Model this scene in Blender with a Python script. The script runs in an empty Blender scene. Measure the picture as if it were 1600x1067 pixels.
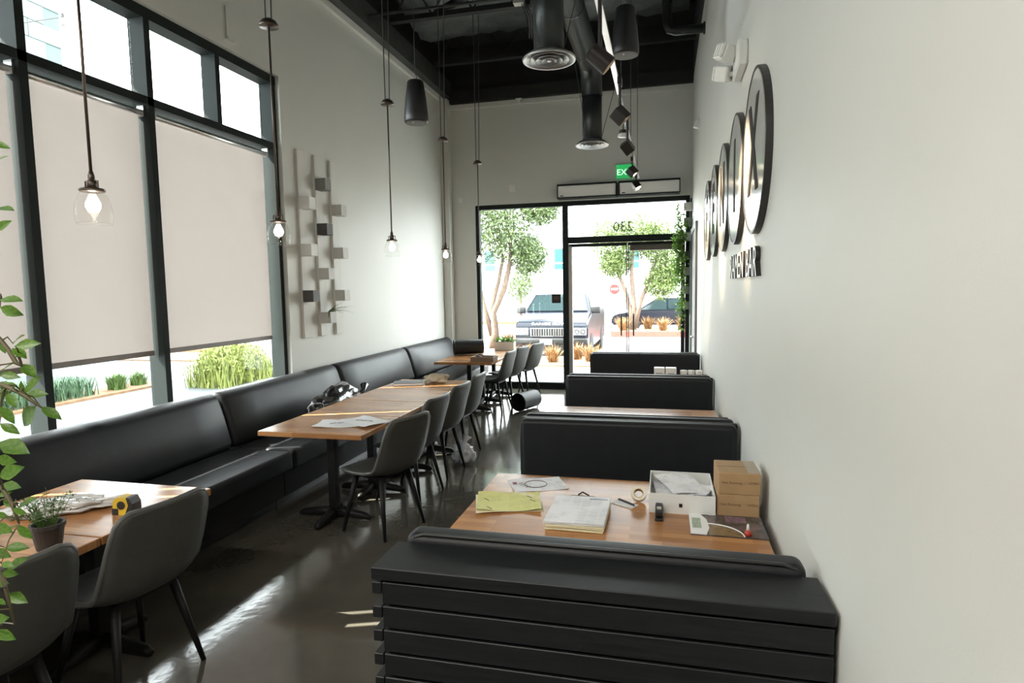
import bpy, bmesh, math, random
from mathutils import Vector, Matrix
R = random.Random(7)
PI = math.pi
SC = bpy.context.scene
COL = SC.collection

# ------------------------------------------------------------------ camera
F, YAW, PIT, ROL, CH = 961.42, 0.241415, 0.0859467, -0.0169116, 1.7
cd = bpy.data.cameras.new('camera')
cam = bpy.data.objects.new('camera', cd); COL.objects.link(cam)
fw = Vector((-math.sin(YAW)*math.cos(PIT), math.cos(YAW)*math.cos(PIT), -math.sin(PIT)))
rt = Vector((math.cos(YAW), math.sin(YAW), 0)); up = rt.cross(fw)
r2 = rt*math.cos(ROL) + up*math.sin(ROL); u2 = up*math.cos(ROL) - rt*math.sin(ROL)
M = Matrix((r2, u2, -fw)).transposed().to_4x4(); M.translation = (0, 0, CH)
cam.matrix_world = M
cd.sensor_fit = 'HORIZONTAL'; cd.sensor_width = 36; cd.lens = F/1600*36
cd.clip_start = 0.02; cd.clip_end = 400
SC.camera = cam

# ------------------------------------------------------------------ world, sun, exposure
W = bpy.data.worlds.new('world'); SC.world = W; W.use_nodes = True
bg = W.node_tree.nodes['Background']
bg.inputs[0].default_value = (0.94, 0.97, 1.0, 1); bg.inputs[1].default_value = 4.5
sl = bpy.data.lights.new('sun', 'SUN'); sl.energy = 12.0; sl.angle = 0.006; sl.color = (1.0, 0.93, 0.82)
sun = bpy.data.objects.new('sun', sl); COL.objects.link(sun)
EL = math.radians(46); AZ = math.atan2(0.34, 0.94)
sd = Vector((math.cos(EL)*math.cos(AZ), math.cos(EL)*math.sin(AZ), -math.sin(EL)))
sun.rotation_euler = sd.to_track_quat('-Z', 'Y').to_euler(); sun.location = (-12, -2, 14)
def portal(name, loc, sx, sy, direction):
    l = bpy.data.lights.new(name, 'AREA'); l.shape = 'RECTANGLE'; l.size = sx; l.size_y = sy
    l.cycles.is_portal = True
    o = bpy.data.objects.new(name, l); COL.objects.link(o); o.location = loc
    o.rotation_euler = Vector(direction).to_track_quat('-Z', 'Z').to_euler()
portal('portal_clerestory', (-3.84, 2.8, 2.1), 5.2, 3.3, (1, 0, 0))
portal('portal_front', (-1.33, 10.3, 1.55), 3.5, 3.05, (0, -1, 0))
vs = SC.view_settings
vs.view_transform = 'Standard'; vs.look = 'None'; vs.gamma = 1; vs.use_curve_mapping = False
vs.exposure = 1.82

# ------------------------------------------------------------------ materials
MATS = {}
def mat(name, col, rough=0.6, metal=0.0, var=0.0, scale=8.0, bump=0.0, bscale=60.0, spec=0.5, coat=0.0,
        stretch=(1, 1, 1), col2=None, emis=None, estr=0.0, trans=0.0):
    if name in MATS: return MATS[name]
    m = bpy.data.materials.new(name); m.use_nodes = True
    nt = m.node_tree; p = nt.nodes['Principled BSDF']; L = nt.links.new
    p.inputs['Base Color'].default_value = (*col, 1)
    p.inputs['Roughness'].default_value = rough; p.inputs['Metallic'].default_value = metal
    p.inputs['Specular IOR Level'].default_value = spec; p.inputs['Coat Weight'].default_value = coat
    p.inputs['Coat Roughness'].default_value = 0.08
    p.inputs['Transmission Weight'].default_value = trans
    tc = nt.nodes.new('ShaderNodeTexCoord'); mp = nt.nodes.new('ShaderNodeMapping')
    mp.inputs['Scale'].default_value = stretch; L(tc.outputs['Object'], mp.inputs['Vector'])
    if var > 0 or col2:
        n = nt.nodes.new('ShaderNodeTexNoise'); n.inputs['Scale'].default_value = scale; n.inputs['Detail'].default_value = 6
        L(mp.outputs[0], n.inputs['Vector'])
        cr = nt.nodes.new('ShaderNodeValToRGB')
        c2 = col2 or tuple(min(1, c*(1+var)) for c in col)
        c1 = col if col2 else tuple(c*(1-var) for c in col)
        cr.color_ramp.elements[0].position = 0.3; cr.color_ramp.elements[1].position = 0.7
        cr.color_ramp.elements[0].color = (*c1, 1); cr.color_ramp.elements[1].color = (*c2, 1)
        L(n.outputs['Fac'], cr.inputs[0]); L(cr.outputs[0], p.inputs['Base Color'])
    if bump > 0:
        n2 = nt.nodes.new('ShaderNodeTexNoise'); n2.inputs['Scale'].default_value = bscale; n2.inputs['Detail'].default_value = 4
        L(mp.outputs[0], n2.inputs['Vector'])
        b = nt.nodes.new('ShaderNodeBump'); b.inputs['Strength'].default_value = bump; b.inputs['Distance'].default_value = 0.01
        L(n2.outputs['Fac'], b.inputs['Height']); L(b.outputs[0], p.inputs['Normal'])
    if emis:
        p.inputs['Emission Color'].default_value = (*emis, 1); p.inputs['Emission Strength'].default_value = estr
    MATS[name] = m; return m

def glass_mat(name, tint=(1, 1, 1), ior=1.45, rough=0.0):
    m = bpy.data.materials.new(name); m.use_nodes = True; nt = m.node_tree; nt.nodes.clear(); L = nt.links.new
    o = nt.nodes.new('ShaderNodeOutputMaterial'); t = nt.nodes.new('ShaderNodeBsdfTransparent'); g = nt.nodes.new('ShaderNodeBsdfGlossy')
    lw = nt.nodes.new('ShaderNodeLayerWeight'); pw = nt.nodes.new('ShaderNodeMath'); pw.operation = 'POWER'; pw.inputs[1].default_value = 4.5
    L(lw.outputs['Facing'], pw.inputs[0]); fr = nt.nodes.new('ShaderNodeMapRange'); fr.inputs['To Min'].default_value = 0.02; fr.inputs['To Max'].default_value = 0.55; L(pw.outputs[0], fr.inputs[0])
    t.inputs[0].default_value = (*tint, 1); g.inputs['Roughness'].default_value = rough
    mx = nt.nodes.new('ShaderNodeMixShader'); L(fr.outputs[0], mx.inputs[0]); L(t.outputs[0], mx.inputs[1]); L(g.outputs[0], mx.inputs[2])
    L(mx.outputs[0], o.inputs[0]); MATS[name] = m; return m

def shade_mat():
    m = bpy.data.materials.new('shade_fabric'); m.use_nodes = True; nt = m.node_tree; nt.nodes.clear(); L = nt.links.new
    o = nt.nodes.new('ShaderNodeOutputMaterial'); d = nt.nodes.new('ShaderNodeBsdfDiffuse'); t = nt.nodes.new('ShaderNodeBsdfTranslucent')
    tc = nt.nodes.new('ShaderNodeTexCoord'); n = nt.nodes.new('ShaderNodeTexNoise'); n.inputs['Scale'].default_value = 5
    n.inputs['Detail'].default_value = 5
    L(tc.outputs['Object'], n.inputs['Vector'])
    cr = nt.nodes.new('ShaderNodeValToRGB')
    cr.color_ramp.elements[0].color = (0.155, 0.147, 0.146, 1); cr.color_ramp.elements[1].color = (0.176, 0.167, 0.165, 1)
    L(n.outputs['Fac'], cr.inputs[0]); L(cr.outputs[0], t.inputs[0])
    d.inputs[0].default_value = (0.45, 0.44, 0.43, 1)
    a = nt.nodes.new('ShaderNodeAddShader'); L(d.outputs[0], a.inputs[0]); L(t.outputs[0], a.inputs[1]); L(a.outputs[0], o.inputs[0])
    MATS['shade_fabric'] = m; return m

def wood_mat(name='butcher_block', along='X'):
    m = bpy.data.materials.new(name); m.use_nodes = True; nt = m.node_tree; p = nt.nodes['Principled BSDF']; L = nt.links.new
    tc = nt.nodes.new('ShaderNodeTexCoord'); mp = nt.nodes.new('ShaderNodeMapping')
    if along == 'Y': mp.inputs['Rotation'].default_value = (0, 0, PI/2)
    L(tc.outputs['Object'], mp.inputs['Vector'])
    br = nt.nodes.new('ShaderNodeTexBrick'); br.offset = 0.37; br.offset_frequency = 2
    br.inputs['Scale'].default_value = 1; br.inputs['Brick Width'].default_value = 0.34; br.inputs['Row Height'].default_value = 0.042
    br.inputs['Mortar Size'].default_value = 0.0004; br.inputs['Color1'].default_value = (0.50, 0.245, 0.098, 1)
    br.inputs['Color2'].default_value = (0.30, 0.13, 0.048, 1); br.inputs['Mortar'].default_value = (0.2, 0.09, 0.04, 1)
    br.inputs['Bias'].default_value = -0.15
    L(mp.outputs[0], br.inputs['Vector'])
    m2 = nt.nodes.new('ShaderNodeMapping'); m2.inputs['Scale'].default_value = (4, 60, 60); L(mp.outputs[0], m2.inputs['Vector'])
    n = nt.nodes.new('ShaderNodeTexNoise'); n.inputs['Scale'].default_value = 1.5; n.inputs['Detail'].default_value = 6; L(m2.outputs[0], n.inputs['Vector'])
    cr = nt.nodes.new('ShaderNodeValToRGB'); cr.color_ramp.elements[0].color = (0.72, 0.70, 0.68, 1); cr.color_ramp.elements[1].color = (1.15, 1.13, 1.1, 1)
    L(n.outputs['Fac'], cr.inputs[0])
    mx = nt.nodes.new('ShaderNodeMix'); mx.data_type = 'RGBA'; mx.blend_type = 'MULTIPLY'; mx.inputs[0].default_value = 0.8
    L(br.outputs['Color'], mx.inputs[6]); L(cr.outputs[0], mx.inputs[7]); L(mx.outputs[2], p.inputs['Base Color'])
    p.inputs['Roughness'].default_value = 0.26; p.inputs['Specular IOR Level'].default_value = 0.5
    MATS[name] = m; return m

def floor_mat():
    m = bpy.data.materials.new('polished_concrete'); m.use_nodes = True; nt = m.node_tree; p = nt.nodes['Principled BSDF']; L = nt.links.new
    tc = nt.nodes.new('ShaderNodeTexCoord')
    n = nt.nodes.new('ShaderNodeTexNoise'); n.inputs['Scale'].default_value = 1.3; n.inputs['Detail'].default_value = 9; n.inputs['Roughness'].default_value = 0.62
    L(tc.outputs['Object'], n.inputs['Vector'])
    cr = nt.nodes.new('ShaderNodeValToRGB'); e = cr.color_ramp.elements
    e[0].position = 0.25; e[0].color = (0.055, 0.050, 0.040, 1); e[1].position = 0.75; e[1].color = (0.105, 0.096, 0.078, 1)
    L(n.outputs['Fac'], cr.inputs[0])
    v = nt.nodes.new('ShaderNodeTexVoronoi'); v.inputs['Scale'].default_value = 55; L(tc.outputs['Object'], v.inputs['Vector'])
    c2 = nt.nodes.new('ShaderNodeValToRGB'); c2.color_ramp.elements[0].position = 0.0; c2.color_ramp.elements[1].position = 0.09
    c2.color_ramp.elements[0].color = (1.5, 1.5, 1.45, 1); c2.color_ramp.elements[1].color = (1, 1, 1, 1)
    L(v.outputs['Distance'], c2.inputs[0])
    mx = nt.nodes.new('ShaderNodeMix'); mx.data_type = 'RGBA'; mx.blend_type = 'MULTIPLY'; mx.inputs[0].default_value = 0.5
    L(cr.outputs[0], mx.inputs[6]); L(c2.outputs[0], mx.inputs[7]); L(mx.outputs[2], p.inputs['Base Color'])
    n3 = nt.nodes.new('ShaderNodeTexNoise'); n3.inputs['Scale'].default_value = 3; n3.inputs['Detail'].default_value = 5; L(tc.outputs['Object'], n3.inputs['Vector'])
    mr = nt.nodes.new('ShaderNodeMapRange'); mr.inputs['To Min'].default_value = 0.06; mr.inputs['To Max'].default_value = 0.15
    L(n3.outputs['Fac'], mr.inputs[0]); L(mr.outputs[0], p.inputs['Roughness'])
    n4 = nt.nodes.new('ShaderNodeTexNoise'); n4.inputs['Scale'].default_value = 14; L(tc.outputs['Object'], n4.inputs['Vector'])
    b = nt.nodes.new('ShaderNodeBump'); b.inputs['Strength'].default_value = 0.04; b.inputs['Distance'].default_value = 0.02
    L(n4.outputs['Fac'], b.inputs['Height']); L(b.outputs[0], p.inputs['Normal'])
    p.inputs['Specular IOR Level'].default_value = 0.6
    MATS['polished_concrete'] = m; return m

def print_mat(name, paper, ink, kind='lines', sx=1.0, sy=1.0):
    """flat print on paper: faint text lines in two columns, in object space"""
    m = bpy.data.materials.new(name); m.use_nodes = True; nt = m.node_tree; p = nt.nodes['Principled BSDF']; L = nt.links.new
    p.inputs['Roughness'].default_value = 0.7
    tc = nt.nodes.new('ShaderNodeTexCoord'); mp = nt.nodes.new('ShaderNodeMapping'); L(tc.outputs['Object'], mp.inputs['Vector'])
    br = nt.nodes.new('ShaderNodeTexBrick'); br.inputs['Scale'].default_value = 1
    br.inputs['Brick Width'].default_value = 0.09*sx; br.inputs['Row Height'].default_value = 0.011*sy
    br.inputs['Mortar Size'].default_value = 0.0042; br.inputs['Color1'].default_value = (*ink, 1); br.inputs['Color2'].default_value = (*[0.5*(a+b) for a, b in zip(ink, paper)], 1)
    br.inputs['Mortar'].default_value = (*paper, 1); L(mp.outputs[0], br.inputs['Vector'])
    n = nt.nodes.new('ShaderNodeTexNoise'); n.inputs['Scale'].default_value = 14; L(mp.outputs[0], n.inputs['Vector'])
    cr = nt.nodes.new('ShaderNodeValToRGB'); cr.color_ramp.elements[0].position = 0.45; cr.color_ramp.elements[1].position = 0.6
    L(n.outputs['Fac'], cr.inputs[0])
    mx = nt.nodes.new('ShaderNodeMix'); mx.data_type = 'RGBA'; mx.inputs[6].default_value = (*paper, 1)
    L(cr.outputs[0], mx.inputs[0]); L(br.outputs['Color'], mx.inputs[7]); L(mx.outputs[2], p.inputs['Base Color'])
    MATS[name] = m; return m

WALL = mat('white_wall_paint', (0.66, 0.66, 0.62), 0.55, bump=0.04, bscale=180, var=0.015, scale=2)
WALLR = WALL
BLACKC = mat('black_ceiling_paint', (0.016, 0.017, 0.017), 0.75, var=0.3, scale=3)
INSUL = mat('dark_insulation_foil', (0.075, 0.082, 0.080), 0.45, var=0.4, scale=5, bump=0.5, bscale=12)
STEELB = mat('dark_steel', (0.05, 0.052, 0.05), 0.55, var=0.2)
FRAME = mat('dark_bronze_frame', (0.022, 0.027, 0.026), 0.65, var=0.05, spec=0.08)
FLOORM = floor_mat()
WOOD = wood_mat()
SHADE = shade_mat()
GLASS = glass_mat('window_glass', (0.95, 0.98, 0.97))
JAR = glass_mat('clear_lamp_glass', (0.97, 0.97, 0.96), 1.4)
HEM = mat('shade_hem', (0.22, 0.19, 0.18), 0.5, var=0.1)
ALU = mat('brushed_aluminium', (0.75, 0.75, 0.74), 0.3, metal=1.0, var=0.05, scale=30)
VINYL = mat('black_vinyl', (0.010, 0.011, 0.0135), 0.47, var=0.15, scale=12, bump=0.06, bscale=220, spec=0.32)
PIPING = mat('dark_piping', (0.02, 0.02, 0.02), 0.4, var=0.1)
PLANK = mat('black_stained_plank', (0.008, 0.0095, 0.011), 0.45, spec=0.35, var=0.35, scale=3, stretch=(2, 30, 30), bump=0.05, bscale=20)
CHAIRM = mat('grey_leatherette', (0.054, 0.053, 0.047), 0.55, spec=0.35, var=0.08, scale=30, bump=0.05, bscale=300)
CHAIRP = mat('grey_edge_piping', (0.085, 0.085, 0.08), 0.45, var=0.05)
LEGM = mat('black_powder_coat', (0.008, 0.008, 0.008), 0.5, var=0.1, spec=0.25)
DUCT = mat('galvanised_painted_duct', (0.045, 0.05, 0.05), 0.38, metal=0.6, var=0.25, scale=4)
DIFF = mat('diffuser_metal', (0.40, 0.40, 0.39), 0.35, metal=0.7, var=0.08)
WHITEP = mat('white_plastic', (0.78, 0.78, 0.75), 0.4, var=0.02)
BLKP = mat('black_plastic', (0.012, 0.012, 0.012), 0.4, var=0.1)
BRONZE = mat('bronze_lamp_metal', (0.11, 0.085, 0.07), 0.35, metal=0.8, var=0.1)
BULB = mat('lit_bulb', (1, 0.95, 0.85), 0.4, emis=(1.0, 0.90, 0.74), estr=9, var=0.01)
CARD = mat('brown_cardboard', (0.38, 0.24, 0.12), 0.75, var=0.06, scale=20, bump=0.05, bscale=80)
PAPER = mat('white_paper', (0.80, 0.80, 0.80), 0.7, var=0.02)
CREAM = mat('cream_paper', (0.78, 0.70, 0.48), 0.7, var=0.04)
MENU = print_mat('printed_page', (0.80, 0.81, 0.84), (0.22, 0.22, 0.26))
YELLOW = print_mat('yellow_sheet_print', (0.66, 0.66, 0.26), (0.50, 0.50, 0.20), sx=1.2, sy=1.4)
MIRR = mat('satin_sign_face', (0.66, 0.67, 0.66), 0.16, metal=0.25, var=0.02, spec=0.8)
def leaf_mat(name, c1, c2, k=0.45):
    m = mat(name, c1, 0.36, col2=c2, scale=6); nt = m.node_tree; L = nt.links.new; p = nt.nodes['Principled BSDF']; o = nt.nodes['Material Output']
    t = nt.nodes.new('ShaderNodeBsdfTranslucent'); cr = [n for n in nt.nodes if n.type == 'VALTORGB'][0]; L(cr.outputs[0], t.inputs[0])
    mx = nt.nodes.new('ShaderNodeMixShader'); mx.inputs[0].default_value = k; L(p.outputs[0], mx.inputs[1]); L(t.outputs[0], mx.inputs[2]); L(mx.outputs[0], o.inputs[0]); return m
LEAFM = leaf_mat('glossy_green_leaf', (0.055, 0.15, 0.02), (0.17, 0.30, 0.04))
LEAF2 = mat('yellow_green_stem', (0.16, 0.24, 0.04), 0.42, var=0.3, scale=6)
BARK = mat('brown_bark', (0.11, 0.075, 0.05), 0.8, var=0.3, scale=15, bump=0.4, bscale=30)

# ------------------------------------------------------------------ mesh helpers
def NB(): return bmesh.new()
def obj(name, bm, m, parent=None, smooth=False, loc=None, rot=None, wn=False):
    me = bpy.data.meshes.new(name)
    if isinstance(bm, bmesh.types.BMesh):
        bm.normal_update(); bm.to_mesh(me); bm.free()
    else: me = bm
    if m is not None and not me.materials: me.materials.append(m)
    if smooth:
        for p in me.polygons: p.use_smooth = True
    o = bpy.data.objects.new(name, me); COL.objects.link(o)
    if parent is not None: o.parent = parent
    if loc is not None: o.location = loc
    if rot is not None: o.rotation_euler = rot
    if wn:
        md = o.modifiers.new('weighted_normal', 'WEIGHTED_NORMAL'); md.keep_sharp = True
    return o
def tag(o, label=None, cat=None, group=None, kind=None):
    if label: o['label'] = label
    if cat: o['category'] = cat
    if group: o['group'] = group
    if kind: o['kind'] = kind
    return o
def thing(name, label, cat, loc=(0, 0, 0), rz=0, group=None, kind=None):
    o = bpy.data.objects.new(name, None); COL.objects.link(o); o.empty_display_size = 0.1
    o.location = loc; o.rotation_euler = (0, 0, rz)
    return tag(o, label, cat, group, kind)
def dup(root, loc=None, rz=None, label=None):
    r = root.copy(); COL.objects.link(r)
    if loc is not None: r.location = loc
    if rz is not None: r.rotation_euler = (0, 0, rz)
    if label: r['label'] = label
    for ch in root.children:
        c = ch.copy(); COL.objects.link(c); c.parent = r
        for g in ch.children:
            d = g.copy(); COL.objects.link(d); d.parent = c
    return r
def box(bm, x0, x1, y0, y1, z0, z1, bev=0.0, seg=2, rot=None):
    c = Vector(((x0+x1)/2, (y0+y1)/2, (z0+z1)/2))
    mt = Matrix.Translation(c)
    if rot is not None: mt = mt @ rot
    mt = mt @ Matrix.Diagonal((abs(x1-x0), abs(y1-y0), abs(z1-z0), 1))
    g = bmesh.ops.create_cube(bm, size=1, matrix=mt)
    if bev > 0:
        vs_ = g['verts']; es = list({e for v in vs_ for e in v.link_edges})
        bmesh.ops.bevel(bm, geom=es, offset=bev, segments=seg, affect='EDGES', profile=0.5, clamp_overlap=True)
    return bm
def B(*a, **k): return box(NB(), *a, **k)
def frames(pts):
    out = []; prev = None
    for i, p in enumerate(pts):
        t = (pts[min(i+1, len(pts)-1)] - pts[max(i-1, 0)]).normalized()
        if prev is None:
            a = Vector((0, 0, 1)) if abs(t.z) < 0.9 else Vector((1, 0, 0)); n = t.cross(a).normalized()
        else:
            n = prev - t*prev.dot(t); n = n.normalized() if n.length > 1e-6 else t.orthogonal().normalized()
        prev = n; out.append((n, t.cross(n)))
    return out
def tube(bm, pts, r, n=8, caps=True, ang=0.0):
    pts = [Vector(p) for p in pts]; rs = r if isinstance(r, (list, tuple)) else [r]*len(pts)
    rings = []
    for p, (a, b), rr in zip(pts, frames(pts), rs):
        rings.append([bm.verts.new(p + (a*math.cos(ang+2*PI*k/n) + b*math.sin(ang+2*PI*k/n))*rr) for k in range(n)])
    for i in range(len(rings)-1):
        for k in range(n):
            bm.faces.new((rings[i][k], rings[i][(k+1) % n], rings[i+1][(k+1) % n], rings[i+1][k]))
    if caps:
        bm.faces.new(rings[0][::-1]); bm.faces.new(rings[-1])
    return bm
def T(pts, r, n=8, caps=True, ang=0.0): return tube(NB(), pts, r, n, caps, ang)
def lathe(bm, prof, n=24, c=(0, 0, 0), mtx=None, close=False):
    rings = []
    for r, z in prof:
        row = []
        for k in range(n if r > 1e-6 else 1):
            v = Vector((r*math.cos(2*PI*k/n), r*math.sin(2*PI*k/n), z))
            if mtx is not None: v = mtx @ v
            row.append(bm.verts.new(v + Vector(c)))
        rings.append(row)
    if close: rings.append(rings[0])
    for a, b in zip(rings[:-1], rings[1:]):
        for k in range(n):
            if len(a) == 1 and len(b) == 1: continue
            if len(a) == 1: bm.faces.new((a[0], b[(k+1) % n], b[k]))
            elif len(b) == 1: bm.faces.new((a[k], a[(k+1) % n], b[0]))
            else: bm.faces.new((a[k], a[(k+1) % n], b[(k+1) % n], b[k]))
    return bm
def LA(prof, n=24, c=(0, 0, 0), mtx=None, close=False): return lathe(NB(), prof, n, c, mtx, close)
def prism(bm, poly, axis, a, b):
    """extrude 2-D polygon along axis between a and b (axis x: poly=(y,z); y: (x,z); z: (x,y))"""
    def P(u, v, w): return (w, u, v) if axis == 'x' else (u, w, v) if axis == 'y' else (u, v, w)
    A = [bm.verts.new(P(u, v, a)) for u, v in poly]; Bv = [bm.verts.new(P(u, v, b)) for u, v in poly]
    bm.faces.new(A); bm.faces.new(Bv[::-1]); n = len(poly)
    for k in range(n): bm.faces.new((A[k], Bv[k], Bv[(k+1) % n], A[(k+1) % n]))
    bmesh.ops.recalc_face_normals(bm, faces=bm.faces[:])
    return bm
def struct(name, bm, m, parent=None, smooth=False):
    o = obj(name, bm, m, parent, smooth)
    if parent is None: o['kind'] = 'structure'
    return o
def text_mesh(s, size, depth, align='CENTER', off=0.0):
    cu = bpy.data.curves.new('lettering', 'FONT'); cu.body = s; cu.size = size; cu.extrude = depth/2; cu.offset = off
    cu.align_x = align; cu.align_y = 'CENTER'; cu.resolution_u = 3
    o = bpy.data.objects.new('tmp_text', cu); COL.objects.link(o)
    dg = bpy.context.evaluated_depsgraph_get(); me = bpy.data.meshes.new_from_object(o.evaluated_get(dg))
    bpy.data.objects.remove(o); bpy.data.curves.remove(cu); me.name = 'lettering'
    return me
def leaf_mesh(name, L_, w, m, fold=0.25, curl=0.15):
    bm = NB(); rows = [(0, 0.02), (0.2, 0.62), (0.45, 1.0), (0.7, 0.74), (0.9, 0.28), (1, 0.02)]
    ring = []
    for t, k in rows:
        z = -curl*L_*t*t; hw = w*k/2
        ring.append([bm.verts.new((-hw, t*L_, z+fold*hw)), bm.verts.new((0, t*L_, z)), bm.verts.new((hw, t*L_, z+fold*hw))])
    for a, b in zip(ring[:-1], ring[1:]):
        bm.faces.new((a[0], a[1], b[1], b[0])); bm.faces.new((a[1], a[2], b[2], b[1]))
    me = bpy.data.meshes.new(name); bm.to_mesh(me); bm.free(); me.materials.append(m)
    for p in me.polygons: p.use_smooth = True
    return me
def scatter_leaves(bm, centers, n, L_, rnd, tilt=1.0):
    """many small leaf quads around (centre, radii) blobs, joined"""
    for i in range(n):
        c, rad = rnd.choice(centers)
        d = Vector((rnd.gauss(0, 1), rnd.gauss(0, 1), rnd.gauss(0, 1))).normalized()*(rnd.random()**0.4)
        p = Vector(c) + Vector((d.x*rad[0], d.y*rad[1], d.z*rad[2]))
        a = Vector((rnd.gauss(0, 1), rnd.gauss(0, 1), rnd.gauss(0, tilt))).normalized()
        b = a.orthogonal().normalized(); b.rotate(Matrix.Rotation(rnd.random()*6.28, 3, a))
        l = L_*rnd.uniform(0.6, 1.3); w = l*0.35
        vv = [bm.verts.new(p), bm.verts.new(p+a*l*0.5+b*w*0.5), bm.verts.new(p+a*l), bm.verts.new(p+a*l*0.5-b*w*0.5)]
        bm.faces.new(vv)
    return bm

# ------------------------------------------------------------------ room shell
XL, XR, YB, YE, WT = -3.62, 0.435, -5.0, 10.1, 4.85
struct('floor', B(XL-0.2, XR+0.2, YB-0.2, YE+0.16, -0.12, 0), FLOORM)
WY0, WY1, WZ0, WZ1 = 0.15, 5.44, 0.42, 3.78          # left window opening
bm = NB()
box(bm, XL-0.2, XL, YB, WY0, 0, WT); box(bm, XL-0.2, XL, WY1, YE, 0, WT)
box(bm, XL-0.2, XL, WY0, WY1, 0, WZ0); box(bm, XL-0.2, XL, WY0, WY1, WZ1, WT)
struct('wall_left', bm, WALL)
struct('wall_right', B(XR, XR+0.2, YB, YE+0.2, 0, WT), WALLR)
EX0, EX1, EZ = -3.09, 0.40, 3.10                     # glazed front opening
bm = NB(); box(bm, XL-0.2, EX0, YE, YE+0.2, 0, WT); box(bm, EX1, XR, YE, YE+0.2, 0, WT); box(bm, EX0, EX1, YE, YE+0.2, EZ, WT)
struct('wall_front', bm, WALL)
struct('wall_back', B(XL-0.2, XR+0.2, YB-0.2, YB, 0, WT), WALL)
# corner pilaster and trim
struct('trim_1', B(XL, XL+0.13, 9.93, YE, 0, WT, bev=0.006), WALL)
struct('trim_2', B(XL, XL+0.05, YB, YE, WT-0.05, WT+0.03, bev=0.006), WALL)
struct('trim_3', B(XL+0.05, XR, YE-0.04, YE, WT-0.16, WT-0.08, bev=0.006), WALL)
bm = NB(); box(bm, XL-0.2, XL, YB, YE+0.2, WT, 5.82); box(bm, XR, XR+0.2, YB, YE+0.2, WT, 5.82)
box(bm, XL, XR, YE, YE+0.2, WT, 5.82); box(bm, XL, XR, YB-0.2, YB, WT, 5.82)
struct('wall_upper', bm, BLACKC)
ceil = struct('ceiling', B(XL-0.2, XR+0.2, YB-0.2, YE+0.2, 5.7, 5.82), BLACKC)
obj('ledger_beam', B(XL, XL+0.16, YB, YE, WT+0.03, WT+0.3), STEELB, ceil)
obj('ledger_beam', B(XL+0.16, XR, YE-0.12, YE, WT-0.08, WT+0.12), BLACKC, ceil)
for i in range(9):
    y = -3.6 + i*1.62
    bm = NB(); box(bm, XL+0.16, XR, y-0.045, y+0.045, 5.64, 5.7); box(bm, XL+0.16, XR, y-0.045, y+0.045, 5.16, 5.22)
    k = 0; x = XL+0.2
    while x < XR-0.5:
        tube(bm, [(x, y, 5.2), (x+0.27, y, 5.65), (x+0.54, y, 5.2)], 0.014, 5); x += 0.54
    obj('truss_joist', bm, BLACKC, ceil)
for i in range(8):
    y0 = -3.55 + i*1.62; bm = NB(); nx, ny = 26, 12; g = []
    for a in range(nx+1):
        row = []
        for b in range(ny+1):
            u, v = a/nx, b/ny
            z = 5.58 - 0.22*math.sin(PI*v)*(0.6+0.4*math.sin(u*9+i*2)) - R.uniform(0, 0.07)
            row.append(bm.verts.new((XL+0.2+u*(XR-XL-0.3), y0+v*1.52, z)))
        g.append(row)
    for a in range(nx):
        for b in range(ny): bm.faces.new((g[a][b], g[a][b+1], g[a+1][b+1], g[a+1][b]))
    obj('insulation_blanket', bm, INSUL, ceil, smooth=True)
for y, z, r in ((7.1, 5.0, 0.018), (4.6, 5.2, 0.018)):
    obj('conduit', T([(XL+0.17, y, z), (XR, y+0.05, z)], r, 8), STEELB, ceil, smooth=True)
bm = T([(-2.9, 8.0, 5.35), (-1.7, 6.9, 5.15)], 0.05, 10); obj('cross_brace', bm, BLACKC, ceil)
jb = thing('junction_box', 'small pale grey junction box on the ceiling conduit', 'junction box', (-1.6, 7.09, 4.94))
obj('body', B(-0.06, 0.06, -0.05, 0.05, -0.04, 0.04, bev=0.006), mat('pale_box', (0.5, 0.5, 0.46), 0.5, var=0.05), jb)
for k in range(3): obj('cable', T([(0.03+k*0.02, 0, -0.03), (0.10+k*0.03, -0.05, -0.2), (0.16+k*0.03, -0.2, -0.5), (0.25, -0.6, -0.35), (0.4, -0.9, 0.0)], 0.006, 6), STEELB, jb)

# ------------------------------------------------------------------ left storefront window
w1 = thing('window_1', None, None, (0, 0, 0)); w1['kind'] = 'structure'
FX0, FX1 = -3.80, -3.66
obj('head_rail', B(FX0, FX1, WY0, WY1, 3.70, WZ1), FRAME, w1)
obj('sill_rail', B(FX0, FX1, WY0, WY1, WZ0, WZ0+0.07), FRAME, w1)
MUL = [WY0+0.055, 1.08, 2.02, 2.985, 3.925, 5.43]     # far edge of each vertical's room face
for y in MUL: obj('mullion', B(FX0, FX1, y-0.055, y, WZ0+0.07, 3.70), FRAME, w1)
obj('transom_rail', B(FX0, FX1, WY0+0.055, WY1-0.01, 3.08, 3.14), FRAME, w1)
UP = [0.15+0.055, 1.08, 2.02, 2.985, 3.925, 4.66, 5.43]
obj('mullion', B(FX0, FX1, 4.605, 4.66, 3.14, 3.70), FRAME, w1)
for a, b in zip(UP[:-1], UP[1:]): obj('pane', B(-3.785, -3.779, a, b-0.055, 3.14, 3.70), GLASS, w1)
for a, b in zip(MUL[:-1], MUL[1:]): obj('pane', B(-3.785, -3.779, a, b-0.055, WZ0+0.07, 3.08), GLASS, w1)
desc = ['roller shade in the window bay nearest the camera, out past the foliage', 'roller shade in the second window bay, behind the green foliage',
        'roller shade at the left picture edge, beside the leafy plant', 'pinkish roller shade behind the nearest glass pendant lamp', 'wide pale roller shade in the last bay beside the planter rack']
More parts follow.
